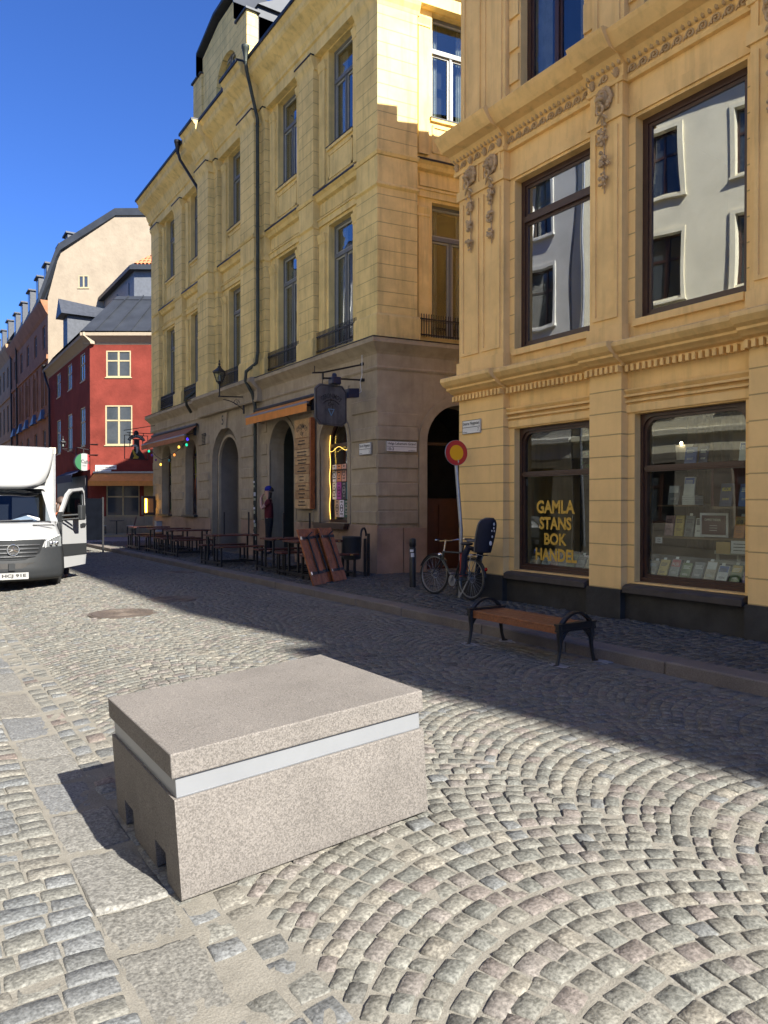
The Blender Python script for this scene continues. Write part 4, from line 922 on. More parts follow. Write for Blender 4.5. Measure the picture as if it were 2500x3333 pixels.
# brown block with the big cream gable
BR=thing('brown_apartment_building','tall brown apartment building with mansard dormers and cream gable behind the red house','building',(9.13,60,0))
frC=FR((9.13,58.2),-33.3); frBs=FR((9.13,0),90)
w=MB(); gp=[(0,-.3),(14,-.3),(14,22.4),(4.95,22.45),(.95,19.8),(.7,19.2),(.0,16.6),(0,-.3)][:-1]
w.fwall(frC,gp,[rect(2.22,2.95,17.3,18.2)],0,.15); obj('gable_wall',w,m_cream,BR); simplewin(frC,BR,2.22,2.95,17.3,18.2,.03,m_fcream,cross=False)
w=MB()
def coping(pts,fr,d0,d1,th): 
    for i in range(len(pts)-1):
        (a,za),(b_,zb)=pts[i],pts[i+1]
        w.hexa([fr.p(a,d0,za),fr.p(b_,d0,zb),fr.p(b_,d1,zb),fr.p(a,d1,za),fr.p(a-.05,d0,za+th),fr.p(b_-.05,d0,zb+th),fr.p(b_-.05,d1,zb+th),fr.p(a-.05,d1,za+th)])
coping([(-.6,16.2),(.65,19.5),(.95,20.0),(4.95,22.5),(14,22.55)],frC,-.12,.6,.5)
# mansard roof down the street
w.add([(8.8,58.3,16.4),(8.8,79,16.4),(10.3,79,20.0),(10.3,58.8,20.0),(14,79,22.6),(14,57,22.6)],[(0,1,2,3),(3,2,4,5)]); obj('mansard_roof',w,m_roof,BR)
w=MB(); hs=[]
us=[59.4,63.4,67.6,71.4,75.6]
for u in us: hs+= [rect(u,u+1.25,13.2,14.9),rect(u,u+1.3,9.0,11.6),rect(u,u+1.35,4.6,7.2)]
w.fwall(frBs,rect(58.2,79,-.3,16.5),hs,0,.2); w.fbox(frBs,58.2,79,-.12,.0,12.2,12.5); w.fbox(frBs,58.2,79,-.1,0,8.0,8.25)
for u in us:
    for dx in (-.45,1.4): w.fbox(frBs,u+dx,u+dx+.32,-.1,0,8.9,12.0)
w.fprof(frBs,[(0,15.4),(-.15,15.6),(-.45,16.2),(-.5,16.4),(0,16.4)],58.2,79)
obj('wall',w,m_brown,BR)
for u in us:
    for z0,z1 in ((13.2,14.9),(9.0,11.6),(4.6,7.2)): simplewin(frBs,BR,u,u+1.25,z0,z1,.12,m_fgrey)
for u in us:
    w=MB(); w.add([frBs.p(u-.2,-.35,7.9),frBs.p(u+1.6,-.35,7.9),frBs.p(u+.7,-.2,8.7),frBs.p(u-.2,0,7.95),frBs.p(u+1.6,0,7.95),frBs.p(u+.7,0,8.75)],[(0,1,2),(0,2,5,3),(1,2,5,4)])
    obj('window_pediment',w,M('blue_grey_sheet',(.11,.13,.17),.5,metal=.3),BR)
def dormer(parent,u,z,v=9.25):
    d=MB(); d.box(v,v+2.5,u,u+1.3,z,z+1.9); d.box(v-.15,v+2.5,u-.12,u+1.42,z+1.9,z+2.02); q=obj('dormer',d,M('grey_sheet_dormer',(.12,.13,.15)),parent)
    d=MB(); d.box(v-.02,v,u+.18,u+1.12,z+.3,z+1.7); obj('pane',d,M('far_window_glass',(.05,.06,.07)),q)
for u in (59.4,63.2,67.6,72,76.4): dormer(BR,u,17.5)
for u in (60.5,63.5): dormer(BR,u,20.4,10.9)
pipe(BR,[(8.9,78.2,16.2),(9.0,78.2,15.4),(9.05,78,1)],.08,m_metal)
pipe(BR,[(8.9,73.9,16.2),(9.0,74.3,15.2),(9.05,74.3,1)],.08,m_metal)
TB=thing('tan_apartment_building','distant tan apartment building with grey dormers beyond the brown one','building',(9.13,90,0))
w=MB(); hs=[]; us=[81+3.2*k for k in range(13)]
for u in us: hs+=[rect(u,u+1.3,13.2,15.2),rect(u,u+1.3,8.8,11.4),rect(u,u+1.3,4.6,7.2)]
w.fwall(frBs,rect(79,124,-.3,17),hs,0,.2); w.fprof(frBs,[(0,15.9),(-.45,16.7),(-.5,17),(0,17)],79,124); w.fbox(frBs,79,124,-.12,0,12.0,12.3); w.fbox(frBs,79,124,-.1,0,7.9,8.2); obj('wall',w,m_brown2,TB)
for u in us:
    for z0,z1 in ((13.2,15.2),(8.8,11.4),(4.6,7.2)): simplewin(frBs,TB,u,u+1.3,z0,z1,.12,m_fgrey)
w=MB(); w.add([(8.7,79,17),(8.7,124,17),(10.4,124,20),(10.4,79,20),(14,124,22),(14,79,22)],[(0,1,2,3),(3,2,4,5)]); obj('roof',w,m_roof,TB)
for k in range(8): dormer(TB,82+k*5,18.0)
# ---------------- the rest of the street wall on the right, behind the viewer ----------------
def plain_house(name,label,poly,h,mat,roofh=3,wins=()):
    t=thing(name,label,'building',(poly[0][0],poly[0][1],0)); w=MB(); shellbox(w,poly,-.2,h); obj('wall',w,mat,t)
    c=(sum(p[0] for p in poly)/len(poly),sum(p[1] for p in poly)/len(poly))
    r=MB(); n=len(poly); r.add([(x,y,h+.02) for x,y in poly]+[(c[0],c[1],h+roofh)],[(i,(i+1)%n,n) for i in range(n)]); obj('roof',r,m_roof,t)
    for (fr,a0,a1,z0,z1) in wins: simplewin(fr,t,a0,a1,z0,z1,-.03,m_fwhite)
    return t
fr_=FR((7.6,0),90)
plain_house('tall_grey_house','tall pale grey plastered house beside the bookshop building, outside the photo',[(7.6,-3.12),(7.6,-17.8),(7.83,-19.1),(8.88,-20.85),(16,-20.85),(16,-3.12)],21.9,M('pale_grey_plaster',(.45,.43,.38),.9,var=.08),1.0,[(fr_,-16+k*2.6,-14.9+k*2.6,z,z+1.9) for k in range(5) for z in (2,5.4,8.8,12.2,15.6)])
plain_house('tall_rose_house','tall rose plastered house beyond the narrow gap behind the viewer, outside the photo',[(7.6,-20.9),(7.76,-22.8),(8.35,-25.4),(11.5,-42),(20,-42),(20,-20.9)],21.9,M('rose_plaster',(.5,.28,.2),.9,var=.08),1.0)
# ---------------- opposite side of the street (seen in the panes) ----------------
def opp(name,label,p0,p1,h,col,pitch=2.6):
    d=Vector((p1[0]-p0[0],p1[1]-p0[1],0)); u0,u1=0,d.length; d.normalize()
    t=thing(name,label,'building',((p0[0]+p1[0])/2,(p0[1]+p1[1])/2,0)); w=MB(); fr=FR(p0,90); fr.e=(d.x,d.y); fr.n=(-d.y,d.x); hs=[]
    n=int((u1-u0-.8)/pitch); us=[u0+.9+k*pitch for k in range(n)]
    for u in us:
        for z in (1.0,4.6,8.0,11.2): 
            if z+2<h: hs.append(rect(u,u+1.1,z,z+2.0 if z>1 else z+1.9))
    lo=[h_ for h_ in hs if h_[0][1]<3]; hs=[h_ for h_ in hs if h_[0][1]>3]
    gw=MB(); gw.fwall(fr,rect(u0,u1,-.1,3.2),lo,0,.28); obj('ground_floor_wall',gw,M('dark_stone_shopfront',(.2,.175,.14),.8,var=.25,vs=1.5,joint=(.3,.45,.03,.4)),t)
    w.fwall(fr,rect(u0,u1,3.2,h),hs,0,.28); w.fprof(fr,[(0,3.7),(-.15,3.75),(-.15,3.9),(0,3.95)],u0,u1); w.fprof(fr,[(0,h-.4),(-.4,h-.1),(-.4,h),(0,h)],u0,u1)
    for u in us:
        for z in (4.6,8.0,11.2):
            if z+2<h:
                for q in ((u-.16,u,z-.1,z+2.12),(u+1.1,u+1.26,z-.1,z+2.12),(u,u+1.1,z+2.0,z+2.12)): w.fbox(fr,q[0],q[1],-.05,.01,q[2],q[3])
                w.fbox(fr,u-.2,u+1.3,-.12,.02,z-.16,z-.1)
    w.fbox(fr,u0,u0+.05,.01,8,-.1,h); w.fbox(fr,u1-.05,u1,.01,8,-.1,h); w.fbox(fr,u0,u1,7.9,8,-.1,h)
    obj('wall',w,M(name+'_plaster',col,.9,var=.06,vs=1.5,stain=.12,bump=.003),t)
    for u in us:
        for z in (1.0,4.6,8.0,11.2):
            if z+2<h: simplewin(fr,t,u,u+1.1,z,z+2.0 if z>1 else z+1.9,.2,m_fbrown)
    r=MB(); r.fprof(fr,[(-.5,h+.01),(4,h+2.8),(8.2,h+.01)],u0,u1); obj('roof',r,m_roof,t)
    pipe(t,[fr.p(u1-.4,-.12,h-.3),fr.p(u1-.4,-.1,.2)],.055,m_steel)
opp('white_house_opposite','off white house across the street, mirrored in the shop windows',(-7.0,0),(-5.1,8),15.5,(.84,.82,.75))
opp('pale_yellow_house_opposite','pale yellow plastered house across the street, outside the photo',(-5.08,8.05),(-2.9,17.5),14.5,(.84,.78,.6))
opp('grey_house_opposite','light grey house further down the opposite side, outside the photo',(-2.9,17.6),(-2.0,44),15.5,(.76,.74,.68))
opp('sand_house_opposite','sand coloured house across the street behind the viewer, outside the photo',(-11,-16),(-7.02,-.05),13,(.78,.7,.55))
opp('old_house_opposite','old brown house at the far end of the opposite side, outside the photo',(-2.0,46),(-2,100),14,(.4,.3,.2),4)
# ---------------- granite block ----------------
BK=thing('stone_block','big pinkish granite barrier block with a bright steel band on sunlit setts','street block',(1.6,3.5,-.03))
tl=R(-4.0)
def bk(x,y,z): # tilted about its lower left edge
    return (.968+x*math.cos(tl)+z*math.sin(tl), 2.99+y, -.035-x*math.sin(tl)+z*math.cos(tl))
def bkbox(x0,x1,y0,y1,z0,z1): return MB().hexa([bk(x0,y0,z0),bk(x1,y0,z0),bk(x1,y1,z0),bk(x0,y1,z0),bk(x0,y0,z1),bk(x1,y0,z1),bk(x1,y1,z1),bk(x0,y1,z1)])
BL,BW=1.265,1.06
b=MB(); prof=[(0,0),(.19,0),(.19,.13),(.35,.13),(.35,0),(.72,0),(.72,.13),(.88,.13),(.88,0),(BW,0),(BW,.425),(0,.425)]
A_=[bk(0,y,z) for y,z in prof]; B_=[bk(BL,y,z) for y,z in prof]; n=len(prof)
b.add(A_+B_,[(i,(i+1)%n,n+(i+1)%n,n+i) for i in range(n)]); b.poly(A_); b.poly(B_)
obj('base',b,m_granite,BK,bevel=.006)
b=bkbox(.013,BL-.013,.013,BW-.013,.42,.515); obj('steel_band',b,m_inox,BK,bevel=.003)
b=MB()
for x0,x1,y0,y1 in ((.015,BL-.015,.0105,.0125),): 
    for z in (.4275,.508): b.hexa([bk(x0,y0,z),bk(x1,y0,z),bk(x1,y1,z),bk(x0,y1,z),bk(x0,y0,z+.004),bk(x1,y0,z+.004),bk(x1,y1,z+.004),bk(x0,y1,z+.004)])
obj('band_trim',b,m_steel,BK)
b=bkbox(-.006,BL+.004,-.006,BW+.006,.515,.62); obj('top_slab',b,m_granite,BK,bevel=.007,seg=3)
# ---------------- bench ----------------
# bench
BE=thing('bench','backless bench with wooden seat and black cast iron ends by the kerb','bench',(5.68,5.8,0))
frE=lambda u: FR((5.7,u),0)
for u in (5.1,6.45):
    f=MB(); 
    for s in (-1,1):
        f.tube([(5.7+s*.235,u,.41),(5.7+s*.232,u,.3),(5.7+s*.225,u,.2),(5.7+s*.24,u,.1),(5.7+s*.265,u,.02)],[.03,.03,.022,.018,.02],8)
        f.ball((5.7+s*.285,u,.012),(.042,.028,.018)); 
        f.tube([(5.7+s*.225,u,.2),(5.7+s*.20,u,.27),(5.7+s*.15,u,.33),(5.7+s*.09,u,.365),(5.7,u,.375)],[.014,.018,.02,.018,.014],7)
        for q in range(4): f.tube([(5.7+s*.225,u,.25+q*.03),(5.7+s*(.2-q*.02),u,.29+q*.02)],.012,5)
    f.box(5.7-.27,5.7+.27,u-.028,u+.028,.345,.365); f.box(5.7-.265,5.7+.265,u-.024,u+.024,.365,.405); f.box(5.7-.275,5.7+.275,u-.032,u+.032,.405,.425)
    e=obj('end_frame',f,m_metal,BE,smooth='auto')
    f=MB(); pts=[]; 
    for i in range(15):
        t=-1+2*i/14; pts.append((5.7+t*.21,u,.425+.10*(1-abs(t)**2.2)))
    k=len(pts); vs=[]
    for i,(x,y,z) in enumerate(pts):
        th=.013+.014*abs(-1+2*i/14); vs+=[(x,y-.024,z-th),(x,y+.024,z-th),(x,y+.024,z+.008),(x,y-.024,z+.008)]
    f.add(vs,[(i*4+j,i*4+(j+1)%4,(i+1)*4+(j+1)%4,(i+1)*4+j) for i in range(k-1) for j in range(4)]+[(0,1,2,3),(4*k-4,4*k-3,4*k-2,4*k-1)])
    obj('armrest',f,m_metal,e)
for k in range(4):
    f=MB(); x=5.7-.225+k*.115; f.box(x,x+.105,5.128,6.422,.372,.402); obj('seat_slat',f,m_benchw,BE,bevel=.006)
f=MB(); f.box(5.475,5.5,5.128,6.422,.318,.372); obj('front_rail',f,m_benchw,BE,bevel=.004)
for i,(x,y) in enumerate(((5.985,5.08),(5.42,5.12),(5.96,6.45),(5.42,6.47))):
    f=MB(); z=float(Zg(x))+.006; n=16; rn=random.Random(i); f.poly([(x+.0+.07*(1+rn.uniform(-.3,.3))*math.cos(a),y+.12*(1+rn.uniform(-.4,.3))*math.sin(a),z) for a in [6.283*q/n for q in range(n)]]); obj('mortar_patch',f,m_mortar,kind='structure',thick=.006)
BE.location.x-=.03; BE.location.y+=.03
# ---------------- road sign ----------------
RS=thing('road_sign','round red and yellow no vehicles sign on a leaning grey steel post by the alley','road sign',(7.55,9.27,.12))
f=MB(); f.tube([(7.55,9.27,.1),(7.55,9.24,.9),(7.56,9.25,1.2),(7.54,9.37,2.4)],.03,12); obj('post',f,m_steel,RS,smooth='auto')
c0=Vector((7.52,9.32,2.44)); nd=Vector((-.15,-1,.02)).normalized(); ex=Vector((1,-.15,0)).normalized(); ey=ex.cross(nd); ey=ey if ey.z>0 else -ey
def disc(r0,r1,d0,d1,n=32):
    m=MB(); P=lambda r,a,d: c0+ex*r*math.cos(a)+ey*r*math.sin(a)+nd*d
    for i in range(n):
        a,b=6.2832*i/n,6.2832*(i+1)/n
        m.add([P(r0,a,d1),P(r1,a,d1),P(r1,b,d1),P(r0,b,d1),P(r1,a,d0),P(r1,b,d0)],[(0,1,2,3),(1,4,5,2)])
        if d0: m.add([P(0,a,d0),P(r1,a,d0),P(r1,b,d0)],[(0,1,2)])
    return m
obj('back_plate',disc(0.001,.205,-.02,-.001),m_steel,RS); 
obj('red_ring',disc(.125,.20,0,.002),M('sign_red',(.50,.03,.03),.35,var=.04),RS); obj('yellow_centre',disc(.001,.126,0,.0015),M('sign_yellow',(.85,.42,.01),.35,var=.04),RS)
f=MB(); f.tube([(7.545,9.34,2.3),(7.53,9.33,2.3)],.04,8); f.tube([(7.54,9.36,2.5),(7.53,9.34,2.5)],.04,8); obj('clamp',f,m_steel,RS)
# ---------------- bollard and litter bin ----------------
BO=thing('bollard','slim black steel bollard with a small white sticker at the alley mouth','bollard',(7.79,10.91,.12))
f=MB(); f.lathe([(.062,0),(.062,.7),(.055,.71),(.055,.74),(.062,.75),(.062,.85),(.055,.875),(.03,.885),(.001,.888)],(7.79,10.91,.11),18); obj('post',f,m_metal,BO,smooth='auto')
f=MB(); 
for (z,h,a0,a1) in ((.66,.07,3.5,4.5),(.75,.045,3.2,4.3)):
    for i in range(5):
        a,b=a0+(a1-a0)*i/5,a0+(a1-a0)*(i+1)/5; r=.0635; f.add([(7.79+r*math.cos(a),10.91+r*math.sin(a),z),(7.79+r*math.cos(b),10.91+r*math.sin(b),z),(7.79+r*math.cos(b),10.91+r*math.sin(b),z+h),(7.79+r*math.cos(a),10.91+r*math.sin(a),z+h)],[(0,1,2,3)])
obj('sticker',f,m_paper,BO)
BN=thing('litter_bin','black cylindrical litter bin on posts with a hoop, before the stone corner','litter bin',(8.05,13.1,.12))
c=(7.92,13.28); f=MB(); f.lathe([(.15,0),(.19,.02),(.205,.46),(.21,.47),(.205,.48),(.19,.47),(.17,.1),(.001,.08)],(c[0],c[1],.46),24,cap=False); f.lathe([(.001,0),(.15,0),(.15,.01)],(c[0],c[1],.46),24,cap=False); obj('drum',f,M('black_bin_paint',(.02,.022,.026),.4,var=.15),BN,smooth='auto')
f=MB(); f.box(8.07,8.12,13.02,13.06,.1,.9); obj('post',f,m_metal,BN); f=MB(); f.box(8.19,8.24,13.08,13.12,.1,1.0); obj('post',f,m_metal,BN)
f=MB(); f.tube([(8.05+.09*math.cos(t),13.03+.04*math.cos(t),.95+.17*math.sin(t)) for t in np.linspace(0,3.14,10)],.022,7); obj('hoop',f,m_metal,BN)
# ---------------- beer tables ----------------
def beer_table(first=True):
    t=thing('beer_table','x','table',(0,0,0),'beer tables with benches along the pub wall')
    L=1.12; D=1.42
    f=MB(); 
    for x in (.04,L-.04):
        for y in (.02,.30,D-.30,D-.02): f.box(x-.02,x+.02,y-.02,y+.02,0,.45)
        for y in (.50,D-.50): f.box(x-.02,x+.02,y-.02,y+.02,.07,.70)
        f.box(x-.018,x+.018,.0,D,.07,.105); f.box(x-.018,x+.018,.0,.32,.43,.452); f.box(x-.018,x+.018,D-.32,D,.43,.452); f.box(x-.018,x+.018,.44,D-.44,.69,.712)
    for y in (.5,D-.5): f.box(.04,L-.04,y-.018,y+.018,.07,.10)
    obj('steel_frame',f,m_metal,t)
    for y0 in (-.02,D-.30):
        f=MB()
        for k in range(3): f.box(-.04,L+.04,y0+k*.108,y0+k*.108+.10,.452,.484)
        s=obj('seat',f,m_tblw,t,bevel=.004)
    f=MB()
    for k in range(6): f.box(-.05,L+.05,.38+k*.111,.38+k*.111+.104,.713,.748)
    obj('table_top',f,m_tblw,t,bevel=.004)
    for (x,y,z) in ((.0,-.022,.455),(.95,-.022,.455),(.05,.379,.72),(.9,.379,.72)): f=MB(); f.box(x,x+.07,y-.006,y,z,z+.022); obj('clip',f,m_chrome,t)
    return t
bt=beer_table()
spots=[(6.72,12.95,'beer table behind the stacked folded table tops, nearest the corner'),(6.80,14.3,'beer table with two tall black posts, in front of the pub door'),(6.38,16.8,'beer table with two tall black posts, in front of the grey blind arch'),(6.58,20.75,'beer table under the far awning, fourth along from the litter bin'),(6.6,22.6,'beer table under the far awning, between two others, fifth along'),(6.55,24.6,'beer table furthest from the viewer, next to the dark screen')]
for i,(x,y,lb) in enumerate(spots):
    o=bt if i==0 else dup(bt); o.location=(x,y,.12); o['label']=lb; WO[o.name]=Vector((x,y,.12))
    if i in (1,2):
        for px in (.35,1.0): f=MB(); f.box(x+px-.016,x+px+.016,y+.63,y+.66,.85,1.42); obj('tall_post',f,m_metal,o)
# folded table tops leaning
def folded(s0,wd,back,label):
    t=thing('folded_table',label,'folded table',(6.34+s0*.86,12.01+s0*.5,.12),'folded wooden table tops leaning on a beer table')
    e=Vector((.862,.507,0)); nrm=Vector((-.507,.862,0)); o=Vector((6.36,12.02,.12))+e*s0+nrm*back; H=1.08; ln=.36
    def q(s,d,h): return o+e*s+nrm*(h*ln/H*1.0+d)+Vector((0,0,h*.95+ -d*.33))
    for k in range(4):
        f=MB(); a0=k*wd/4+.003; a1=(k+1)*wd/4-.003; f.hexa([q(a0,0,0),q(a1,0,0),q(a1,.03,0),q(a0,.03,0),q(a0,0,H),q(a1,0,H),q(a1,.03,H),q(a0,.03,H)]); obj('plank',f,m_wood,t,bevel=.006)
    f=MB()
    for h in (.2,.88): f.hexa([q(.02,-.014,h),q(wd-.02,-.014,h),q(wd-.02,-.001,h),q(.02,-.001,h),q(.02,-.014,h+.05),q(wd-.02,-.014,h+.05),q(wd-.02,-.001,h+.05),q(.02,-.001,h+.05)])
    f.hexa([q(wd*.55,-.03,.2),q(wd*.55+.035,-.03,.2),q(wd*.55+.035,-.015,.2),q(wd*.55,-.015,.2),q(wd*.5,-.03,.9),q(wd*.5+.035,-.03,.9),q(wd*.5+.035,-.015,.9),q(wd*.5,-.015,.9)])
    f.tube([q(wd*.4,-.03,.9),q(wd*.85,-.05,1.0)],.012,6); obj('folded_legs',f,m_metal,t)
    for h in (.2,.88): f=MB(); f.hexa([q(.01,-.018,h-.003),q(.04,-.018,h-.003),q(.04,-.002,h-.003),q(.01,-.002,h-.003),q(.01,-.018,h+.053),q(.04,-.018,h+.053),q(.04,-.002,h+.053),q(.01,-.002,h+.053)]); obj('end_clip',f,m_chrome,t)
folded(0,.46,0,'front left folded pine table top with black iron straps, leaning back')
folded(.80,.50,.03,'front right folded pine table top with black iron straps, leaning back')
folded(.28,.8,.10,'wider pine table top half hidden behind the two front ones')
# ---------------- bicycle ----------------
BI=thing('bicycle','dark bicycle with a navy child seat, parked at the sign post against the ochre wall','bicycle',(7.45,9.35,.12))
BU=.0; rx=7.42; fu,ru=9.80,8.86; wr=.33; wz=.12+wr
def lean(v,u,z): return (v+ (z-.12)*.06+ rx,u,z)
def wheel(u,turn=0):
    cs,sn=math.cos(turn),math.sin(turn)
    def P(r,a,off=0): 
        y=r*math.cos(a); z=wz+r*math.sin(a); return lean(off*cs+y*sn,u+y*cs-off*sn,z)
    w=MB(); w.tube([P(wr-.018,6.2832*i/40) for i in range(40)],.018,8,closed=True); wo=obj('wheel',w,m_rubber,BI,smooth=True)
    w=MB(); w.tube([P(wr-.042,6.2832*i/40) for i in range(40)],.011,6,closed=True); obj('rim',w,M('grey_rim',(.2,.2,.2),.35,metal=.8),wo,smooth=True)
    w=MB()
    for i in range(28): a=6.2832*i/28; w.tube([P(.022,a+(.5 if i%2 else -.5),.025 if i%2 else -.025),P(wr-.045,a)],.0014,4,cap=False)
    obj('spokes',w,m_steel,wo)
    w=MB(); w.tube([P(0,0,-.05),P(0,0,.05)],.022,10); w.tube([P(.06,6.2832*i/24,.03) for i in range(24)],.004,4,closed=True); obj('hub',w,m_steel,wo)
    w=MB(); vs=[]
    n=16; a0,a1=(.35,2.4) if u>9.3 else (.3,3.0)
    for i in range(n+1):
        a=a0+(a1-a0)*i/n
        for o_ in (-.024,-.012,.012,.024): vs.append(P(wr+.012+(.006 if abs(o_)<.02 else 0),a,o_))
    w.add(vs,[(i*4+j,(i+1)*4+j,(i+1)*4+j+1,i*4+j+1) for i in range(n) for j in range(3)]); obj('mudguard',w,m_blackp,BI,thick=.002)
wheel(fu,R(-8)); wheel(ru)
f=MB(); hd=lean(0,9.57,.12+.73); hb=lean(0,9.61,.12+.58); bbk=lean(0,9.27,.12+.27); st_=lean(0,9.10,.12+.72); rh=lean(0,ru,wz)
f.tube([hd,hb],.02,8); f.tube([lean(0,9.575,.83),st_],.014,8); f.tube([hb,bbk],.018,8); f.tube([st_,bbk],.015,8)
for s in (-.045,.045): f.tube([bbk,lean(s,ru,wz)],.009,6); f.tube([lean(s*.4,9.11,.12+.68),lean(s,ru,wz)],.008,6)
obj('frame',f,M('dark_green_frame',(.02,.028,.026),.3,var=.1,spec=.6),BI,smooth='auto')
f=MB()
for s in (-.05,.05): f.tube([lean(s*.5,9.615,.12+.60),lean(s,9.64,.12+.52),lean(s,fu,wz)],[.012,.012,.008],7)
obj('fork',f,m_blackp,BI)
f=MB(); f.tube([hd,lean(0,9.54,.12+.90)],.013,8); f.tube([lean(-.29,9.42,1.04),lean(-.25,9.50,1.035),lean(-.08,9.55,1.01),lean(0,9.55,1.02),lean(.08,9.55,1.01),lean(.25,9.46,1.04),lean(.29,9.38,1.05)],.011,8)
obj('handlebar',f,m_chrome,BI,smooth='auto')
f=MB()
for s in (-1,1): f.tube([lean(s*.27,9.41 if s<0 else 9.38,1.04),lean(s*.31,9.32 if s<0 else 9.27,1.045)],.016,8)
obj('grip',f,m_blackp,BI)
f=MB(); f.ball(lean(0,9.68,.12+.66),(.035,.04,.035)); obj('headlamp',f,m_chrome,BI,smooth=True)
f=MB(); f.tube([st_,lean(0,9.08,.12+.84)],.012,8); f.ball(lean(0,9.0,.12+.87),(.07,.14,.03)); obj('saddle',f,m_blackp,BI,smooth=True)
f=MB()
for s in (-.06,.06):
    f.tube([lean(s,9.02,.12+.70),lean(s,8.55,.12+.71)],.006,6); f.tube([lean(s,ru,wz),lean(s,8.82,.12+.71)],.005,6); f.tube([lean(s,ru,wz),lean(s,8.66,.12+.71)],.005,6)
for u in (8.56,8.7,8.85,9.0): f.tube([lean(-.06,u,.12+.708),lean(.06,u,.12+.708)],.005,6)
obj('luggage_rack',f,m_chrome,BI)
f=MB(); f.lathe([(.001,-.008),(.085,-.006),(.09,0),(.085,.006)],lean(-.05,9.27,.12+.27),20,ax='x'); 
obj('chainwheel',f,m_steel,BI); f=MB(); f.tube([lean(-.09,9.27,.12+.27),lean(.09,9.27,.12+.27)],.012,6)
for s in (-1,1): 
    e=lean(s*.09,9.27+s*.10,.12+.27-s*.13); f.tube([lean(s*.07,9.27,.12+.27),e],.010,6); f.box(e[0]-.045+s*.04,e[0]+.045+s*.04,e[1]-.03,e[1]+.03,e[2]-.012,e[2]+.012)
obj('crankset',f,m_steel,BI)
f=MB(); f.tube([lean(-.05,ru+.02,wz-.03),lean(-.12,8.98,.15)],.009,6); obj('kickstand',f,m_steel,BI)
# child seat
f=MB(); cu=8.62
def cs(x,u,z): return lean(x,u,.12+z)
def shell(t,w): # t along back 0..1 up, w across
    hw=.125+.035*math.sin(math.pi*min(t,1)*.9); hw*= (1 if t<.8 else math.sqrt(max(0,1-((t-.8)/.2)**2)) *.95+.05)
    a=w*2-1; return cs(a*hw,cu-.06-.10*t+.11*abs(a)**2.2,.76+t*.50)
f.grid(shell,16,10); s_=obj('child_seat',f,M('grey_plastic',(.10,.10,.105),.5),BI,thick=.03,smooth=True)
f=MB(); f.grid(lambda t,w: (lambda a,hw: cs(a*hw,cu-.115-.10*t+.118*abs(a)**2.2,.755+t*.52))(w*2-1,(.145+.035*math.sin(math.pi*t*.9))*(1 if t<.8 else math.sqrt(max(0,1-((t-.8)/.2)**2))*.95+.05)),16,10); obj('shell',f,m_navy,s_,thick=.012,smooth=True)
f=MB(); f.grid(lambda t,w: cs((w*2-1)*.13,cu-.04+t*.24,.76+.08*abs(w*2-1)**2-.02*math.sin(t*3)),8,8); obj('seat_cushion',f,m_navy,s_,thick=.03,smooth=True)
for sd in (-1,1):
    f=MB(); f.tube([cs(sd*.14,cu+.16,.84),cs(sd*.15,cu+.24,.70),cs(sd*.15,cu+.25,.50),cs(sd*.15,cu+.27,.42)],[.05,.05,.045,.04],8); f.box(*sorted((cs(sd*.15,0,0)[0]-.05+.03,cs(sd*.15,0,0)[0]+.05+.03)),cu+.2,cu+.36,.12+.39,.12+.41); obj('foot_rest',f,m_navy,s_,smooth='auto')
f=MB(); f.tube([cs(-.15,cu,.93),cs(-.16,cu+.18,.93),cs(-.06,cu+.25,.93),cs(.06,cu+.25,.93),cs(.16,cu+.18,.93),cs(.15,cu,.93)],.018,7); obj('safety_bar',f,M('grey_plastic',(.1,.1,.1)),s_)
f=MB(); 
for (x,z,r) in ((-.01,1.19,.018),(.0,1.13,.014),(-.03,1.09,.012),(.02,1.085,.012),(.0,1.0,.016),(-.01,.9,.028)): 
    c=cs(x,cu-.155-.10*((z-.76)/.5)+.04*0,z); f.ball((c[0],c[1]-.002,c[2]),(r,.006,r*1.3),0,8,5)
obj('reflector_dots',f,m_paper,s_)
f=MB(); c=lean(0,8.52,.12+.50); f.ball(c,(.03,.015,.03)); obj('rear_light',f,M('red_lens',(.4,.01,.01),.2),BI)
f=MB(); c=lean(-.02,9.0,.12+.56); f.grid(lambda a,b_: (c[0]-.07*math.sin(a*6.28),c[1]+.03+.05*math.cos(a*6.28),c[2]-.2+.36*b_+.01*math.sin(a*20)),12,6); obj('red_bag',f,M('red_cloth',(.30,.03,.02),.7,var=.2,vs=30),BI,smooth=True)
# ---------------- hanging signs, awnings, lamps on the yellow building ----------------
HS=thing('hanging_sign','weathered grey wooden pub sign hanging from an iron bracket above the poster window','hanging sign',(7.8,13.95,3.3))
f=MB(); o8=[(7.42,3.44),(7.53,3.32),(8.08,3.30),(8.19,3.40),(8.19,4.06),(8.08,4.19),(7.52,4.19),(7.41,4.09)]
f.fpoly(FR((0,13.95),0),o8,0,.05); obj('board',f,M('weathered_grey_board',(.10,.095,.095),.75,var=.35,vs=4,streak=.6,grain=.2),HS,bevel=.01)
f=MB()
for i in range(8):
    (a,za),(c_,zc)=o8[i],o8[(i+1)%8]; cx,cz=7.8,3.75; k=.93
    f.bar((cx+(a-cx)*k,13.945,cz+(za-cz)*k),(cx+(c_-cx)*k,13.945,cz+(zc-cz)*k),.012,.01)
q=lambda cx,cz,w,h:(lambda x,y:(cx+(x-.5)*w,13.942,cz+(y-.5)*h))
def arc_text(mb,txt,cx,cz,r,h,y,a0,a1):
    L=len(txt)
    vs,fs=TX[txt]; mb.add([(cx+(r+yy*h)*math.sin(a0+(a1-a0)*xx),y,cz+(r+yy*h)*math.cos(a0+(a1-a0)*xx)) for xx,yy in vs],fs)
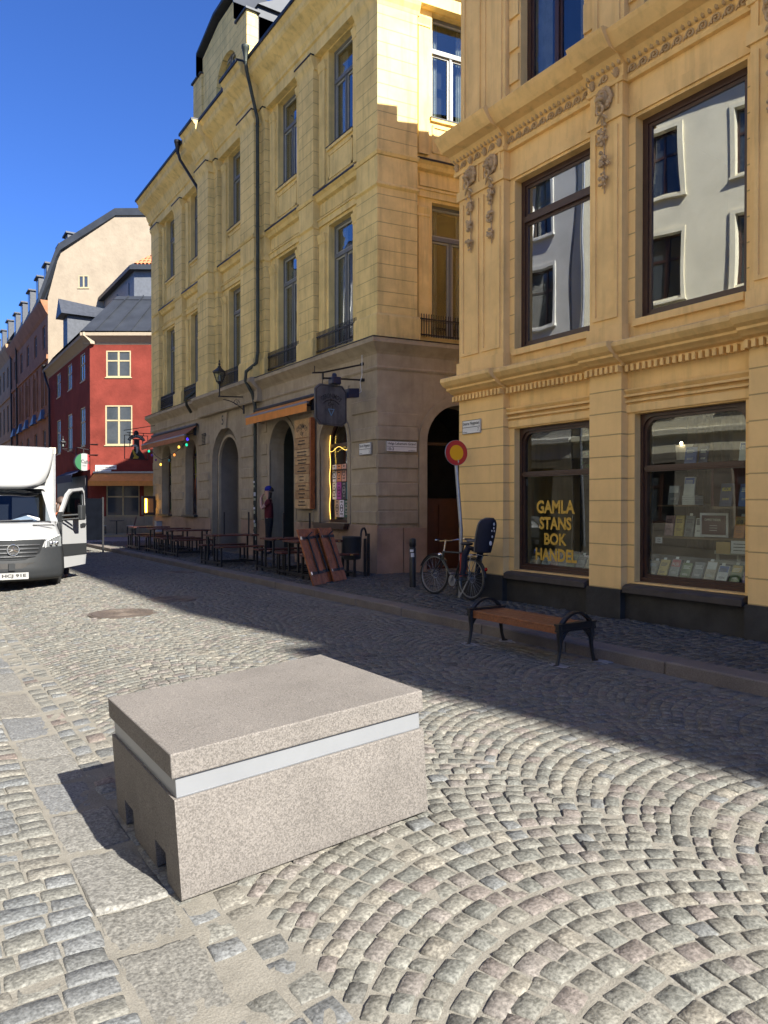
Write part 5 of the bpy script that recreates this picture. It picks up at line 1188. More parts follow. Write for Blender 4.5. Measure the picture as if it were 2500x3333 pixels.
arc_text(f,'GERONIMO\u2019S',7.80,3.60,.30,.10,13.942,-.75,.75)
f.text('F',q(7.80,3.84,.05,.09)); f.text('G',q(7.76,3.76,.09,.09)); f.text('T',q(7.83,3.72,.08,.12))
f.tube([(7.8+.26*math.sin(t),13.942,3.60+.26*math.cos(t)) for t in np.linspace(-.85,.85,14)],.009,4)
obj('lettering',f,m_text,HS)
f=MB(); tri=[(7.73,3.66),(7.87,3.66),(7.8,3.52)]
for i in range(3): f.bar((tri[i][0],13.94,tri[i][1]),(tri[(i+1)%3][0],13.94,tri[(i+1)%3][1]),.014,.012)
obj('blue_triangle',f,M('blue_tube',(.12,.25,.4),.3),HS)
f=MB(); f.bar((8.62,13.95,4.71),(7.6,13.95,4.43),.035); f.bar((7.6,13.95,4.43),(7.35,13.95,4.40),.035); f.bar((8.62,13.95,4.36),(7.6,13.95,4.31),.035); f.bar((7.6,13.95,4.43),(7.6,13.95,4.28),.035); f.bar((7.4,13.95,4.4),(7.4,13.95,4.55),.012)
for x in (7.6,8.02): f.bar((x,13.97,4.3),(x,13.97,4.18),.012)
f.box(8.56,8.62,13.9,14.0,4.68,4.74); f.box(8.56,8.62,13.9,14.0,4.33,4.39)
obj('bracket',f,m_metal,HS)
f=MB(); f.box(7.78,8.0,13.85,14.05,4.2,4.36); obj('spot_lamp',f,M('navy_lamp_housing',(.02,.025,.06),.4),HS,bevel=.02)
f=MB(); f.ball((7.88,13.95,4.39),(.06,.05,.06)); obj('lamp_joint',f,M('navy_lamp_housing',(0,0,0)),HS); f=MB(); f.hexa([(8.2,13.85,3.93),(8.45,13.85,3.96),(8.45,14.05,3.96),(8.2,14.05,3.93),(8.2,13.85,4.13),(8.45,13.85,4.15),(8.45,14.05,4.15),(8.2,14.05,4.13)]); obj('spot_lamp',f,M('navy_lamp_housing',(0,0,0)),HS)
f=MB(); f.tube([(8.55,13.9,4.9),(8.55,13.9,4.45),(8.5,13.9,4.3),(8.53,13.9,4.1),(8.4,13.9,4.0)],.008,5); obj('white_cable',f,m_white,HS)
def awning(u0,u1,v0,z0,v1,z1,zv,mat,name,label,tube=True,wall=8.6):
    t=thing('awning',label,'awning',(v0,(u0+u1)/2,z1)); f=MB(); n=24
    f.grid(lambda a,b_:(v0+(v1-v0)*b_,u0+(u1-u0)*a,z0+(z1-z0)*b_-.01*math.sin(b_*3)),n,4); obj('canvas',f,mat,t,thick=.01)
    f=MB(); f.grid(lambda a,b_:(v1-.005+.006*math.sin(a*40)*b_,u0+(u1-u0)*a,z1-(z1-zv)*b_),60,3); obj('valance',f,mat,t,thick=.004)
    f=MB(); f.tube([(v1+.02,u0,z1-.01),(v1+.02,u1,z1-.01)],.035,8); obj('front_bar',f,M('grey_aluminium',(.25,.24,.24),.4,metal=.5),t)
    f=MB()
    for u in (u0+.25,u1-.25): f.bar((v0,u,z0-.25),(v1+.03,u,z1-.03),.03); f.box(v0-.05,v0+.02,u-.04,u+.04,z0-.35,z0+.05)
    f.tube([(v0-.03,u0,z0+.0),(v0-.03,u1,z0+.0)],.05,8)
    obj('arms',f,m_blackp,t); return t
awning(15.95,19.7,8.55,4.28,8.25,4.09,3.86,m_orange,'a','half rolled orange awning over the pub door and drain pipe')
awning(24.6,29.9,8.55,4.34,8.1,3.98,3.78,m_brawn,'b','faded rust coloured awning over the two painted windows at the far end')
# menu board
MBd=thing('menu_board','tall board of pale planks with burnt lettering, between pub door and poster window','menu board',(8.5,16.65,1.5))
zs=[3.76,3.28,3.0,2.8,2.6,2.38,2.15,1.95,1.75,1.5]; rn=random.Random(5)
for i in range(9):
    f=MB(); f.box(8.47,8.5,16.26+rn.uniform(-.02,.02),17.06+rn.uniform(-.02,.02),zs[i+1]+.006,zs[i]-.006); obj('plank',f,M('pale_sign_plank_%s'%'abc'[i%3],[(.50,.31,.14),(.42,.25,.11),(.56,.37,.18)][i%3],.7,var=.22,vs=7,grain=.15,gs=50),MBd,bevel=.006)
f=MB(); f.box(8.5,8.54,16.3,17.02,1.52,3.74); f.box(8.44,8.56,16.12,16.17,1.5,3.75); f.box(8.5,8.56,16.17,16.26,1.5,3.75); obj('backing',f,m_wood,MBd)
f=MB(); 
vs,fs=TX['GERONIMO\u2019S']; f.add([(8.466,16.66-(.32+yy*.12)*math.sin(-.8+1.6*xx),3.20+(.32+yy*.12)*math.cos(-.8+1.6*xx)) for xx,yy in vs],fs)
f.text('G',lambda x,y:(8.466,16.72-x*.1,3.34+y*.1)); f.text('T',lambda x,y:(8.466,16.64-x*.09,3.29+y*.12)); f.text('F',lambda x,y:(8.466,16.69-x*.05,3.46+y*.06))
for i in range(1,9):
    for k in range(2 if zs[i]-zs[i+1]>.19 else 1):
        zz=zs[i]-.055-k*.085; w=rn.uniform(.22,.5); u=16.66+w/2
        while u>16.66-w/2: l=rn.uniform(.015,.04); f.box(8.464,8.467,u-l,u,zz-.032,zz+rn.uniform(-.008,.0)); u-=l+.012
obj('lettering',f,m_text,MBd)
# posters and light strip in the poster window
PC=[[('white',(.5,.48,.52)),('orange',(.52,.22,.12)),('salmon',(.45,.25,.2)),('charcoal',(.06,.06,.07))],[('pale',(.5,.48,.46)),('magenta',(.32,.07,.25)),('black',(.05,.05,.06)),('teal',(.08,.25,.28))],[('tan',(.4,.27,.2)),('lilac',(.5,.47,.55)),('dark green',(.04,.09,.07))]]
PD=[['white poster with a black bottle, top left','orange poster with an olive figure, top row','salmon poster with pale rays, top row','charcoal poster with white blocks, top right'],['pale poster with a crest, middle row left','magenta poster with a horseshoe swirl, middle row','black poster with grey lettering, middle row','teal and orange poster at the right of the middle row'],['tan poster with a skateboard outline, bottom row left','lilac poster with thin lettering, bottom row','dark green poster at the right of the bottom row']]
rn=random.Random(11)
for r_,row in enumerate(PC):
    for k,(nm,cc) in enumerate(row):
        kk=k+(1 if r_==2 else 0); 
        if r_==2: u1=15.78-k*.22
        else: u1=15.92-k*.235
        z1=2.58-r_*.43; t=thing('poster',PD[r_][k]+', in the pub window','poster',(8.9,u1-.1,z1-.4)); f=MB(); f.box(8.93,8.932,u1-.215,u1,z1-.415,z1); obj('sheet',f,M('poster_'+nm.replace(' ','_'),tuple(min(.9,x*1.7) for x in cc),.7,var=.1),t)
        f=MB(); lum=sum(cc)/3; 
        f.tube([(8.928,u1-.107+.06*math.cos(a),z1-.2+.09*math.sin(a)) for a in np.linspace(0,6.28,13)[:-1]],.008,4,closed=True)
        for q_ in range(3): w=rn.uniform(.05,.15); f.box(8.927,8.9285,u1-.107-w/2,u1-.107+w/2,z1-.06-.0-q_*.145,z1-.035-q_*.145)
        obj('print',f,M('poster_ink_dark',(.03,.03,.035)) if lum>.2 else M('poster_ink_pale',(.45,.42,.4)),t)
m_led=M('warm_light_strip',(1,.62,.12),emit=1.2)
f=MB(); f.tube([(8.86,15.9+.02*math.sin(z*9),z) for z in np.linspace(1.25,3.3,30)],.006,6); f.tube([(8.86,u,2.95+.05*math.sin((u-14.6)*9)) for u in np.linspace(15.9,14.7,30)],.004,5)
obj('light_strip',f,m_led,label='glowing yellow light strip framing the poster window of the pub',cat='string lights')
# string of bulbs under the far awning
SL=thing('string_lights','drooping cable of coloured bulbs below the far awning','string lights',(7.9,25.8,3.2))
pts=[(8.0,23.9,3.80),(8.0,24.6,3.55),(8.0,25.3,3.42),(8.0,26.2,3.28),(8.0,26.9,3.24),(8.0,27.6,3.42),(8.0,28.3,3.72),(8.0,28.8,3.8)]
f=MB(); f.tube(pts,.012,5); obj('cable',f,m_text,SL)
for i,(u,z,c) in enumerate(((24.0,3.80,'blue'),(24.1,3.62,'green'),(24.9,3.60,'amber'),(25.4,3.36,'orange'),(26.0,3.2,'teal'),(27.0,3.1,'amber'),(27.6,3.3,'purple'),(28.1,3.5,'violet'),(28.5,3.68,'green'))):
    f=MB(); f.ball((8.0,u,z-.03),(.04,.04,.05)); obj('bulb',f,M('bulb_'+c,{'blue':(.05,.02,.8),'green':(.01,.5,.25),'amber':(1,.55,.08),'orange':(.7,.2,.04),'teal':(.05,.2,.2),'purple':(.1,.03,.15),'violet':(.1,.03,.3)}[c],emit=.7 if c in('amber','blue','green','orange') else .05),SL,smooth=True)
# patio heater box
HT=thing('wall_heater','black wall box with a glowing amber tube at the far end of the yellow building','heater',(8.25,29.9,1.2))
f=MB(); f.box(8.1,8.6,29.7,29.95,1.2,1.95); obj('case',f,m_blackp,HT,bevel=.02); f=MB(); f.box(8.18,8.24,29.66,29.695,1.3,1.85); obj('glowing_tube',f,M('heater_glow',(1,.5,.05),emit=6),HT); f=MB(); f.box(8.3,8.5,29.69,29.698,1.3,1.85); obj('panel',f,M('amber_panel',(.3,.18,.08),.5),HT)
# street lamps
def lantern(c,wall_v,zb,label,cat='street lamp'):
    x,y,z=c; t=thing('wall_lantern',label,cat,(x,y,z)); f=MB()
    f.lathe([(.001,.66),(.012,.64),(.02,.6),(.008,.57),(.03,.55),(.035,.5),(.02,.48),(.05,.46),(.06,.42),(.21,.30),(.215,.285),(.19,.28)],(x,y,z),6); f.lathe([(.09,.0),(.10,.01),(.10,.03),(.08,.03)],(x,y,z),6); f.lathe([(.02,-.1),(.03,-.05),(.06,-.02),(.06,0)],(x,y,z),8)
    for k in range(6):
        a=6.2832*k/6; f.bar((x+.095*math.cos(a),y+.095*math.sin(a),z+.02),(x+.19*math.cos(a),y+.19*math.sin(a),z+.29),.014)
    obj('lantern_frame',f,m_metal,t); f=MB(); f.lathe([(.09,.03),(.18,.28)],(x,y,z),6,cap=False); obj('glass',f,m_glass,t)
    f=MB(); f.lathe([(.03,.03),(.035,.1),(.02,.2),(.001,.21)],(x,y,z),8); obj('bulb',f,m_curt,t)
    f=MB(); f.bar((x,y,z-.1),(x,y,zb),.03); f.bar((x-.04,y,zb),(wall_v,y,zb+.04),.035,.03); f.bar((wall_v-.02,y,zb+.15),(wall_v-.02,y,zb-.45),.04); 
    f.tube([(x+.1+(wall_v-x-.1)*s,y,zb-.08-.28*s**2) for s in np.linspace(0,1,8)],.012,5)
    f.tube([(wall_v-.25+.1*math.cos(a)*(1-i/16),y,zb-.14+.1*math.sin(a)*(1-i/16)) for i,a in enumerate(np.linspace(0,8,14))],.009,5); obj('bracket',f,m_metal,t); return t
lantern((7.74,20.4,5.12),8.5,4.72,'black glazed lantern on an iron wall bracket beside the drain pipe')
lantern((8.34,48,5.1),9.1,4.98,'black lantern on a scrolled bracket on the red house')
# crow pub sign
CS=thing('iron_pub_sign','square iron framed pub sign with a hatted bird at the far awning','hanging sign',(7.87,29.8,3.4))
f=MB()
for a,b_ in (((7.42,29.8,4.34),(8.32,29.8,4.34)),((7.42,29.8,3.4),(8.32,29.8,3.4)),((7.42,29.8,3.4),(7.42,29.8,4.34)),((8.32,29.8,3.4),(8.32,29.8,4.34)),((7.62,29.8,4.34),(7.62,29.8,3.9)),((8.12,29.8,4.34),(8.12,29.8,4.0)),((7.42,29.8,3.9),(7.62,29.8,3.9)),((8.62,29.8,4.78),(7.4,29.8,4.52)),((8.62,29.8,4.44),(7.5,29.8,4.44)),((7.6,29.8,4.44),(7.6,29.8,4.34)),((8.15,29.8,4.44),(8.15,29.8,4.34))): f.bar(a,b_,.025)
obj('iron_frame',f,m_metal,CS)
fz=FR((0,29.78),0); f=MB(); f.fpoly(fz,[(7.60,3.42),(8.2,3.42),(8.12,3.62),(8.0,3.78),(7.98,4.0),(7.98,4.16),(8.04,4.17),(8.04,4.2),(7.72,4.2),(7.72,4.17),(7.78,4.16),(7.78,4.05),(7.78,3.8),(7.68,3.68)],-.02,.02)
f.ball((7.87,29.8,4.42),(.1,.03,.12)); obj('bird_silhouette',f,m_text,CS)
f=MB(); f.fpoly(fz,[(7.60,3.93),(7.83,3.99),(7.9,3.93),(7.83,3.89)],-.035,-.025); f.fpoly(fz,[(7.8,3.7),(7.86,3.66),(7.84,3.9),(7.94,3.9),(7.93,3.7),(7.88,3.62)],-.03,-.022); obj('beak',f,M('bone_enamel',(.4,.4,.36),.5),CS)
f=MB(); f.fpoly(fz,[(7.68,3.75),(7.74,3.78),(7.86,3.55),(7.96,3.5),(7.92,3.43),(7.72,3.42),(7.78,3.52)],-.045,-.035); obj('yellow_horn',f,M('mustard_enamel',(.45,.32,.03),.5),CS)
f=MB(); vs,fs=TX['STAMPEN']; f.add([(7.87+(.27+yy*.09)*math.sin(-1.05+2.1*xx),29.755,4.0+(.27+yy*.09)*math.cos(-1.05+2.1*xx)) for xx,yy in vs],fs); obj('lettering',f,M('bone_enamel',(.4,.4,.36)),CS)
f=MB(); vs=[]
for i in range(15):
    a=-1.15+2.3*i/14; vs+=[(7.87+.25*math.sin(a),29.765,4.0+.25*math.cos(a)),(7.87+.38*math.sin(a),29.765,4.0+.38*math.cos(a))]
f.add(vs,[(2*i,2*i+2,2*i+3,2*i+1) for i in range(14)]); obj('banner',f,m_text,CS,thick=.01)
# ---------------- around the red house ----------------
t=thing('awning','rust orange awning with deep valance on the sunlit side of the red house','awning',(10,43,2.7))
f=MB(); f.grid(lambda a,b_:frR.p(.25+4.3*a,-.95*b_,3.4-.48*b_),10,3); obj('canvas',f,m_orange,t,thick=.015); f=MB(); f.grid(lambda a,b_:frR.p(.25+4.3*a,-.95,2.92-.26*b_),10,2); obj('valance',f,m_orange,t,thick=.015)
f=MB(); f.fbox(frR,.2,4.6,-.12,0,3.4,3.5); obj('cassette',f,m_steel,t)
t=thing('awning','navy awning over the street side door of the red house','awning',(8.6,48.8,3)); f=MB(); f.grid(lambda a,b_:(9.1-.6*b_,46.3+5*a,3.7-.3*b_),8,2); obj('canvas',f,M('navy_canvas',(.02,.03,.08),.8),t,thick=.02); f=MB(); f.grid(lambda a,b_:(8.5,46.3+5*a,3.4-.45*b_),8,2); obj('valance',f,M('navy_canvas',(0,0,0)),t,thick=.02); f=MB(); f.box(9.0,9.12,45.0,54,-.1,3.3); obj('shop_front',f,M('dark_shop_front',(.05,.045,.05),.5,var=.4,vs=2),t)
RSg=thing('round_shop_sign','round green white and red light box sign on the corner of the red house','shop sign',(8.83,44.5,3.53))
f=MB(); f.lathe([(.50,-.02),(.52,.0),(.52,.24),(.5,.26)],(8.83,44.45,4.03),32,ax='y'); obj('drum',f,m_blackp,RSg)
def band(x0,x1,y,r=.49,c=(8.83,4.03)):
    f=MB(); n=10; top=[(c[0]+x,y,c[1]+math.sqrt(max(0,r*r-x*x))) for x in np.linspace(x0,x1,n)]; bot=[(p[0],y,2*c[1]-p[2]) for p in top][::-1]; f.poly(top+bot); return f
for (x0,x1,c_,nm) in ((-.49,-.16,(.01,.10,.035),'green_panel'),(-.16,.17,(.27,.27,.265),'white_panel'),(.17,.49,(.26,.01,.015),'red_panel')): obj(nm,band(x0,x1,44.42),M(nm,c_,.4,var=.04),RSg,thick=.01)
f=MB(); f.text('Caffè',lambda x,y:(8.66+x*.5,44.40,3.98+y*.2-.08*x)); f.text('RISTORANTE',lambda x,y:(8.74+x*.2,44.40,3.80+y*.04)); obj('lettering',f,m_text,RSg)
f=MB(); f.bar((9.12,44.55,4.75),(8.5,44.55,4.85),.03); f.bar((8.83,44.55,4.8),(8.83,44.55,4.5),.03); f.bar((9.1,44.3,4.45),(9.5,44.0,4.45),.03); f.bar((9.1,44.3,5.05),(9.5,44.0,5.05),.03); obj('bracket',f,m_metal,RSg)
t=thing('street_name_plate','white street name plate above the rust awning of the red house','street sign',frR.p(.9,-.03,3.6)); f=MB(); f.fbox(frR,.3,1.5,-.04,-.02,3.62,3.86); f.fbox(frR,.3,1.2,-.04,-.02,3.5,3.6); obj('plate',f,m_white,t)
f=MB(); f.text('Göran Schantzgränd',lambda x,y:frR.p(.34+1.1*x,-.045,3.68+.11*y)); f.text('10-1',lambda x,y:frR.p(.34+.2*x,-.045,3.52+.06*y)); obj('lettering',f,m_text,t)
# bistro chairs and table in front of the red house
def chair(lb):
    t=thing('bistro_chair',lb,'chair',(0,0,0),'wicker cafe chairs by the red house'); f=MB(); f.lathe([(.2,.44),(.22,.45),(.22,.47),(.001,.48)],(0,0,0),14); obj('seat',f,m_curt,t); f=MB()
    for x,y in ((-.16,-.16),(.16,-.16),(-.16,.16),(.16,.16)): f=MB(); f.tube([(x*1.1,y*1.15,0),(x,y,.45)],.016,6); obj('leg',f,m_metal,t)
    f=MB(); f.tube([(-.18,.17,.44),(-.2,.24,.75),(-.13,.28,.92),(.0,.29,.96),(.13,.28,.92),(.2,.24,.75),(.18,.17,.44)],.016,6); f.tube([(-.1,.19,.46),(-.1,.27,.9)],.012,5); f.tube([(.1,.19,.46),(.1,.27,.9)],.012,5); f.tube([(-.19,.23,.7),(.19,.23,.7)],.012,5); obj('backrest',f,m_tblw,t); return t
ch=chair('dark bistro chair left of the round cafe table by the red house')
ch.location=(9.3,42.2,.0); ch.rotation_euler=(0,0,R(70))
dup(ch,(10.6,41.3,.0),R(-110),'dark bistro chair right of the round cafe table by the red house'); dup(ch,(12.0,40.2,.0),R(-100),'dark bistro chair nearest the yellow building, apart from the table')
t=thing('cafe_table','small dark round cafe table between two bistro chairs','table',(9.95,41.7,0)); f=MB(); f.lathe([(.36,.72),(.38,.73),(.38,.75),(.001,.75)],(9.95,41.7,0),20); obj('table_top',f,m_text,t); f=MB(); f.lathe([(.25,-.1),(.03,.03),(.03,.72)],(9.95,41.7,0),10); obj('pedestal',f,m_metal,t)
f=MB(); f.fbox(frR,-.1,6,-2.6,-.0,-.12,.0); obj('cafe_deck',f,M('pale_deck_edge',(.3,.24,.14),.7),label='low wooden deck under the cafe chairs',cat='deck')
SCn=thing('privacy_screen','dark cloth screen on a steel post standing at the kerb beyond the beer tables','screen',(5.3,26,0)); f=MB(); f.box(4.7,5.74,26.0,26.03,.42,1.82); obj('cloth',f,M('dark_screen_cloth',(.004,.005,.008),.9,var=.2,vs=4,spec=.02),SCn); f=MB()
for x in (4.68,5.76): f.box(x-.025,x+.025,25.98,26.04,0,1.86)
obj('post',f,m_metal,SCn)
t=thing('ashtray_bin','small pale grey ashtray bin on the wall under the heater','bin',(8.4,28.9,.6)); f=MB(); f.box(8.36,8.58,28.8,29.05,.55,.95); obj('box',f,M('pale_grey_metal',(.35,.35,.36),.5),t,bevel=.01); f=MB(); f.box(8.34,8.60,28.78,29.07,.95,.98); obj('lid',f,m_steel,t)
# stickers on the lower drain pipe
f=MB(); rn=random.Random(4)
for k in range(16):
    z=.35+k*.125; a0=rn.uniform(2.6,3.6); w=rn.uniform(.6,1.3); r_=.0575+.0004*k; h=rn.uniform(.05,.115)
    for i in range(5):
        a,b_=a0+w*i/5,a0+w*(i+1)/5; f.add([(8.5+r_*math.cos(a),19.62+r_*math.sin(a),z),(8.5+r_*math.cos(b_),19.62+r_*math.sin(b_),z),(8.5+r_*math.cos(b_),19.62+r_*math.sin(b_),z+h),(8.5+r_*math.cos(a),19.62+r_*math.sin(a),z+h)],[(0,1,2,3)],k%3)
obj('stickers',f,[m_paper,m_text,M('pale_sticker',(.4,.42,.3))],label='patch of torn stickers wrapped round the lower drain pipe',cat='stickers')
# ---------------- people ----------------
def skinbody(name,nodes,edges,mat,parent,sub=2,label=None,cat=None):
    keys=list(nodes); me=bpy.data.meshes.new(name); me.from_pydata([nodes[k][0] for k in keys],[(keys.index(a),keys.index(b)) for a,b in edges],[]); me.materials.append(mat)
    o=bpy.data.objects.new(name,me); COL.objects.link(o)
    import bmesh
    bm=bmesh.new(); bm.from_mesh(me); bm.verts.layers.skin.verify(); bm.to_mesh(me); bm.free()
    sk=o.modifiers.new('skin','SKIN'); sk.use_smooth_shade=True
    for i,k in enumerate(keys):
        r=nodes[k][1]; r=(r,r) if not isinstance(r,tuple) else r; me.skin_vertices[0].data[i].radius=r; me.skin_vertices[0].data[i].use_root=(i==0)
    s=o.modifiers.new('sub','SUBSURF'); s.levels=sub; s.render_levels=sub
    if parent: o.parent=parent
    if label: o['label']=label; o['category']=cat
    return o
def person(label,loc,rz,shirt,trousers,hat=None,hair=(.03,.02,.015)):
    N={'pel':((0,0,.95),(.15,.10)),'wai':((0,.01,1.10),(.125,.09)),'che':((0,.0,1.32),(.155,.10)),'nb':((0,0,1.46),.06),'ne':((0,.02,1.53),.052),'hd0':((0,.035,1.60),(.07,.085)),'hd1':((0,.03,1.68),(.078,.095)),'hd2':((0,.02,1.75),(.06,.075))}
    E=[('pel','wai'),('wai','che'),('che','nb'),('nb','ne'),('ne','hd0'),('hd0','hd1'),('hd1','hd2')]
    for s,n in ((-1,'L'),(1,'R')):
        N.update({'sh'+n:((s*.17,0,1.42),.058),'el'+n:((s*.23,.17,1.20),.042),'wr'+n:((s*.065,.215,1.49),.028),'pa'+n:((s*.04,.185,1.565),(.036,.02)),'hp'+n:((s*.09,0,.88),.09),'kn'+n:((s*.10,.02,.50),.056),'an'+n:((s*.11,-.02,.09),.038),'to'+n:((s*.12,.13,.04),.035)})
        E+=[('che','sh'+n),('sh'+n,'el'+n),('el'+n,'wr'+n),('wr'+n,'pa'+n),('pel','hp'+n),('hp'+n,'kn'+n),('kn'+n,'an'+n),('an'+n,'to'+n)]
        for q in range(4):
            a='f%d0'%q+n; b_='f%d1'%q+n; x=s*(.062-q*.014); N[a]=((x,.165-.004*q,1.60),.0095); N[b_]=((x*.7,.14,1.615-.004*abs(q-1)),.0085); E+=[('pa'+n,a),(a,b_)]
        N['th0'+n]=((s*.018,.17,1.55),.011); N['th1'+n]=((s*.010,.145,1.575),.009); E+=[('pa'+n,'th0'+n),('th0'+n,'th1'+n)]
    root=skinbody('person',N,E,m_skin,None,2,label,'person'); root.location=loc; root.rotation_euler=(0,0,rz)
    ms=M('cloth_'+shirt[0],shirt[1],.85,var=.15,vs=14); mt=M('cloth_'+trousers[0],trousers[1],.85,var=.15,vs=14)
    S={k:N[k] for k in ('che','wai','pel')}; S={'che':((0,0,1.33),(.18,.13)),'wai':((0,.01,1.10),(.165,.13)),'hem':((0,.0,.84),(.18,.145)),'top':((0,0,1.45),(.09,.075))}
    SE=[('che','wai'),('wai','hem'),('che','top')]
    for s,n in ((-1,'L'),(1,'R')): S['s'+n]=((s*.175,0,1.415),.075); S['m'+n]=((s*.205,.08,1.27),.064); SE+=[('che','s'+n),('s'+n,'m'+n)]
    skinbody('shirt',S,SE,ms,root)
    T={'w':((0,0,1.08),(.15,.12)),'h':((0,0,.88),(.16,.13))}; TE=[('w','h')]
    for s,n in ((-1,'L'),(1,'R')): T['a'+n]=((s*.09,0,.80),.10); T['k'+n]=((s*.10,.02,.50),.075); T['f'+n]=((s*.11,-.015,.10),.062); TE+=[('h','a'+n),('a'+n,'k'+n),('k'+n,'f'+n)]
    skinbody('trousers',T,TE,mt,root)
    for s in (-1,1):
        f=MB(); f.ball((0,0,0),(.048,.13,.045)); sh=obj('shoe',f,m_blackp,None,smooth=True); sh.parent=root; sh.location=(s*.115,.06,.0)
    f=MB(); 
    f.grid(lambda a,b_:(lambda th,ph:(.095*math.cos(th)*math.sin(ph),-.01+.112*math.sin(th)*math.sin(ph)-.01,1.70+.115*math.cos(ph)))(math.pi*(1.0)+math.pi*a*1.0 if 0 else math.pi*1.05*a+math.pi*.975,b_*1.75),12,10); 
    f.tube([(.07,-.04,1.66),(.09,-.02,1.52),(.1,.03,1.38)],[.035,.035,.02],7); f.tube([(-.07,-.04,1.66),(-.09,-.02,1.52),(-.1,.03,1.38)],[.035,.035,.02],7)
    h=obj('hair',f,M('dark_hair' if hair[0]<.05 else 'brown_hair',hair,.6,var=.3,vs=60),None,smooth=True); h.parent=root; h.location=h.location
    f=MB(); 
    for s in (-1,1): f.ball((s*.033,.118,1.675),(.014,.008,.009)); 
    f.ball((0,.125,1.605),(.022,.008,.006)); fc=obj('eyes_and_mouth',f,M('dark_face_marks',(.08,.03,.03),.5),None); fc.parent=root
    f=MB(); f.tube([(0,.115,1.675),(0,.138,1.64),(0,.12,1.632)],[.009,.014,.009],6); 
    for s in (-1,1): f.ball((s*.088,.02,1.65),(.012,.02,.032))
    nn=obj('nose_and_ears',f,m_skin,None,smooth=True); nn.parent=root
    if hat:
        f=MB(); f.lathe([(.103,0),(.108,.03),(.104,.07),(.08,.11),(.04,.135),(.001,.14)],(0,.015,1.70),16,cap=False); b_=obj('beanie',f,M('cloth_'+hat[0],hat[1],.9,var=.2,vs=60),None,smooth=True); b_.parent=root
    return root
person('person in blue beanie and maroon tee, hands at the mouth, in the pub doorway',(8.35,18.35,.28),R(57),('maroon',(.10,.008,.014)),('black',(.012,.012,.014)),('blue',(.015,.02,.22)))
person('person half hidden between the open van door and the cab',(2.93,17.15,-.03),R(15),('dark_orange',(.25,.07,.03)),('navy_blue',(.02,.02,.04)),None,(.07,.045,.035))
# ---------------- van ----------------
VC=1.72; VN=thing('box_van','white box body van facing the viewer with its driver door open, in the sun','van',(VC,18.5,0))
m_vw=M('van_white_paint',(.30,.305,.31),.28,var=.02,spec=.5,coat=.5); m_vg=M('van_grey_plastic',(.022,.024,.026),.55,var=.08,vs=20,spec=.3); m_box=M('white_box_panel',(.30,.305,.30),.4,var=.03,vs=2)
def S_(t,p): u,z,hw,cv=p; return (VC+t*hw,u+cv*abs(t)**2.6,z)
def patch(path,t0,t1,nt=16,push=0):
    m=MB(); P=path; n=len(P)-1
    def fn(a,b_):
        q=a*n; i=min(int(q),n-1); k=q-i; p=[P[i][j]*(1-k)+P[i+1][j]*k for j in range(4)]; x,y,z=S_(t0+(t1-t0)*b_,p); return (x,y-push,z)
    m.grid(fn,n*3,nt); return m
bump=[(15.16,.20,.88,.30),(15.05,.25,.93,.33),(15.02,.40,.95,.36),(15.04,.56,.95,.38),(15.07,.70,.95,.40),(15.09,.80,.94,.42)]
obj('bumper',patch(bump,-1,1,28),m_vg,VN,smooth=True,thick=.02)
hood=[(15.11,.93,.93,.42),(15.13,.99,.92,.42),(15.22,1.07,.91,.42),(15.45,1.17,.90,.36),(15.68,1.25,.89,.26)]
obj('bonnet',patch(hood,-1,1,28),m_vw,VN,smooth=True,thick=.02)
obj('nose_panel',patch([(15.09,.76,.94,.42),(15.11,.95,.93,.42)],-1,1,28,-.005),m_vw,VN,smooth=True)
# grille
g=MB(); tr=lambda t,z:(lambda k:(VC+t*(.44+k*.14)*1.0,15.035+.0*k+.10*abs(t)**2.6,z))((z-.60)/.34)
g.grid(lambda a,b_:tr(-1+2*b_,.585+a*.37),6,18); gr=obj('grille',g,m_vg,VN,thick=.02)
g=MB(); g.grid(lambda a,b_:(lambda p:(p[0],p[1]-.012,p[2]))(tr((-1+2*b_)*.93,.61+a*.32)),6,18); obj('grille_opening',g,m_text,gr)
for z in (.645,.715,.785,.855): 
    g=MB(); g.tube([(lambda p:(p[0],p[1]-.025,p[2]))(tr(t,z)) for t in np.linspace(-.9,.9,15)],.018,6); obj('grille_bar',g,M('grille_grey',(.05,.052,.055),.35,metal=.4),gr)
e=MB(); c=(VC+.03,14.985,.775); e.tube([(c[0]+.098*math.cos(a),c[1],c[2]+.098*math.sin(a)) for a in np.linspace(0,6.2832,25)[:-1]],.011,7,closed=True)
for k in range(3):
    a=math.pi/2+k*2.0944; tip=(c[0]+.092*math.cos(a),c[1],c[2]+.092*math.sin(a))
    l=(c[0]+.022*math.cos(a+1.047),c[1],c[2]+.022*math.sin(a+1.047)); r_=(c[0]+.022*math.cos(a-1.047),c[1],c[2]+.022*math.sin(a-1.047)); e.add([(c[0],c[1]-.012,c[2]),l,tip,r_,(c[0],c[1]+.01,c[2])],[(0,1,2),(0,2,3),(4,2,1),(4,3,2)])
obj('emblem',e,m_chrome,VN)
e=MB(); e.lathe([(.001,0),(.095,0),(.095,.02)],(c[0],c[1]+.012,c[2]),24,ax='y',cap=False); obj('emblem_backing',e,m_text,VN)
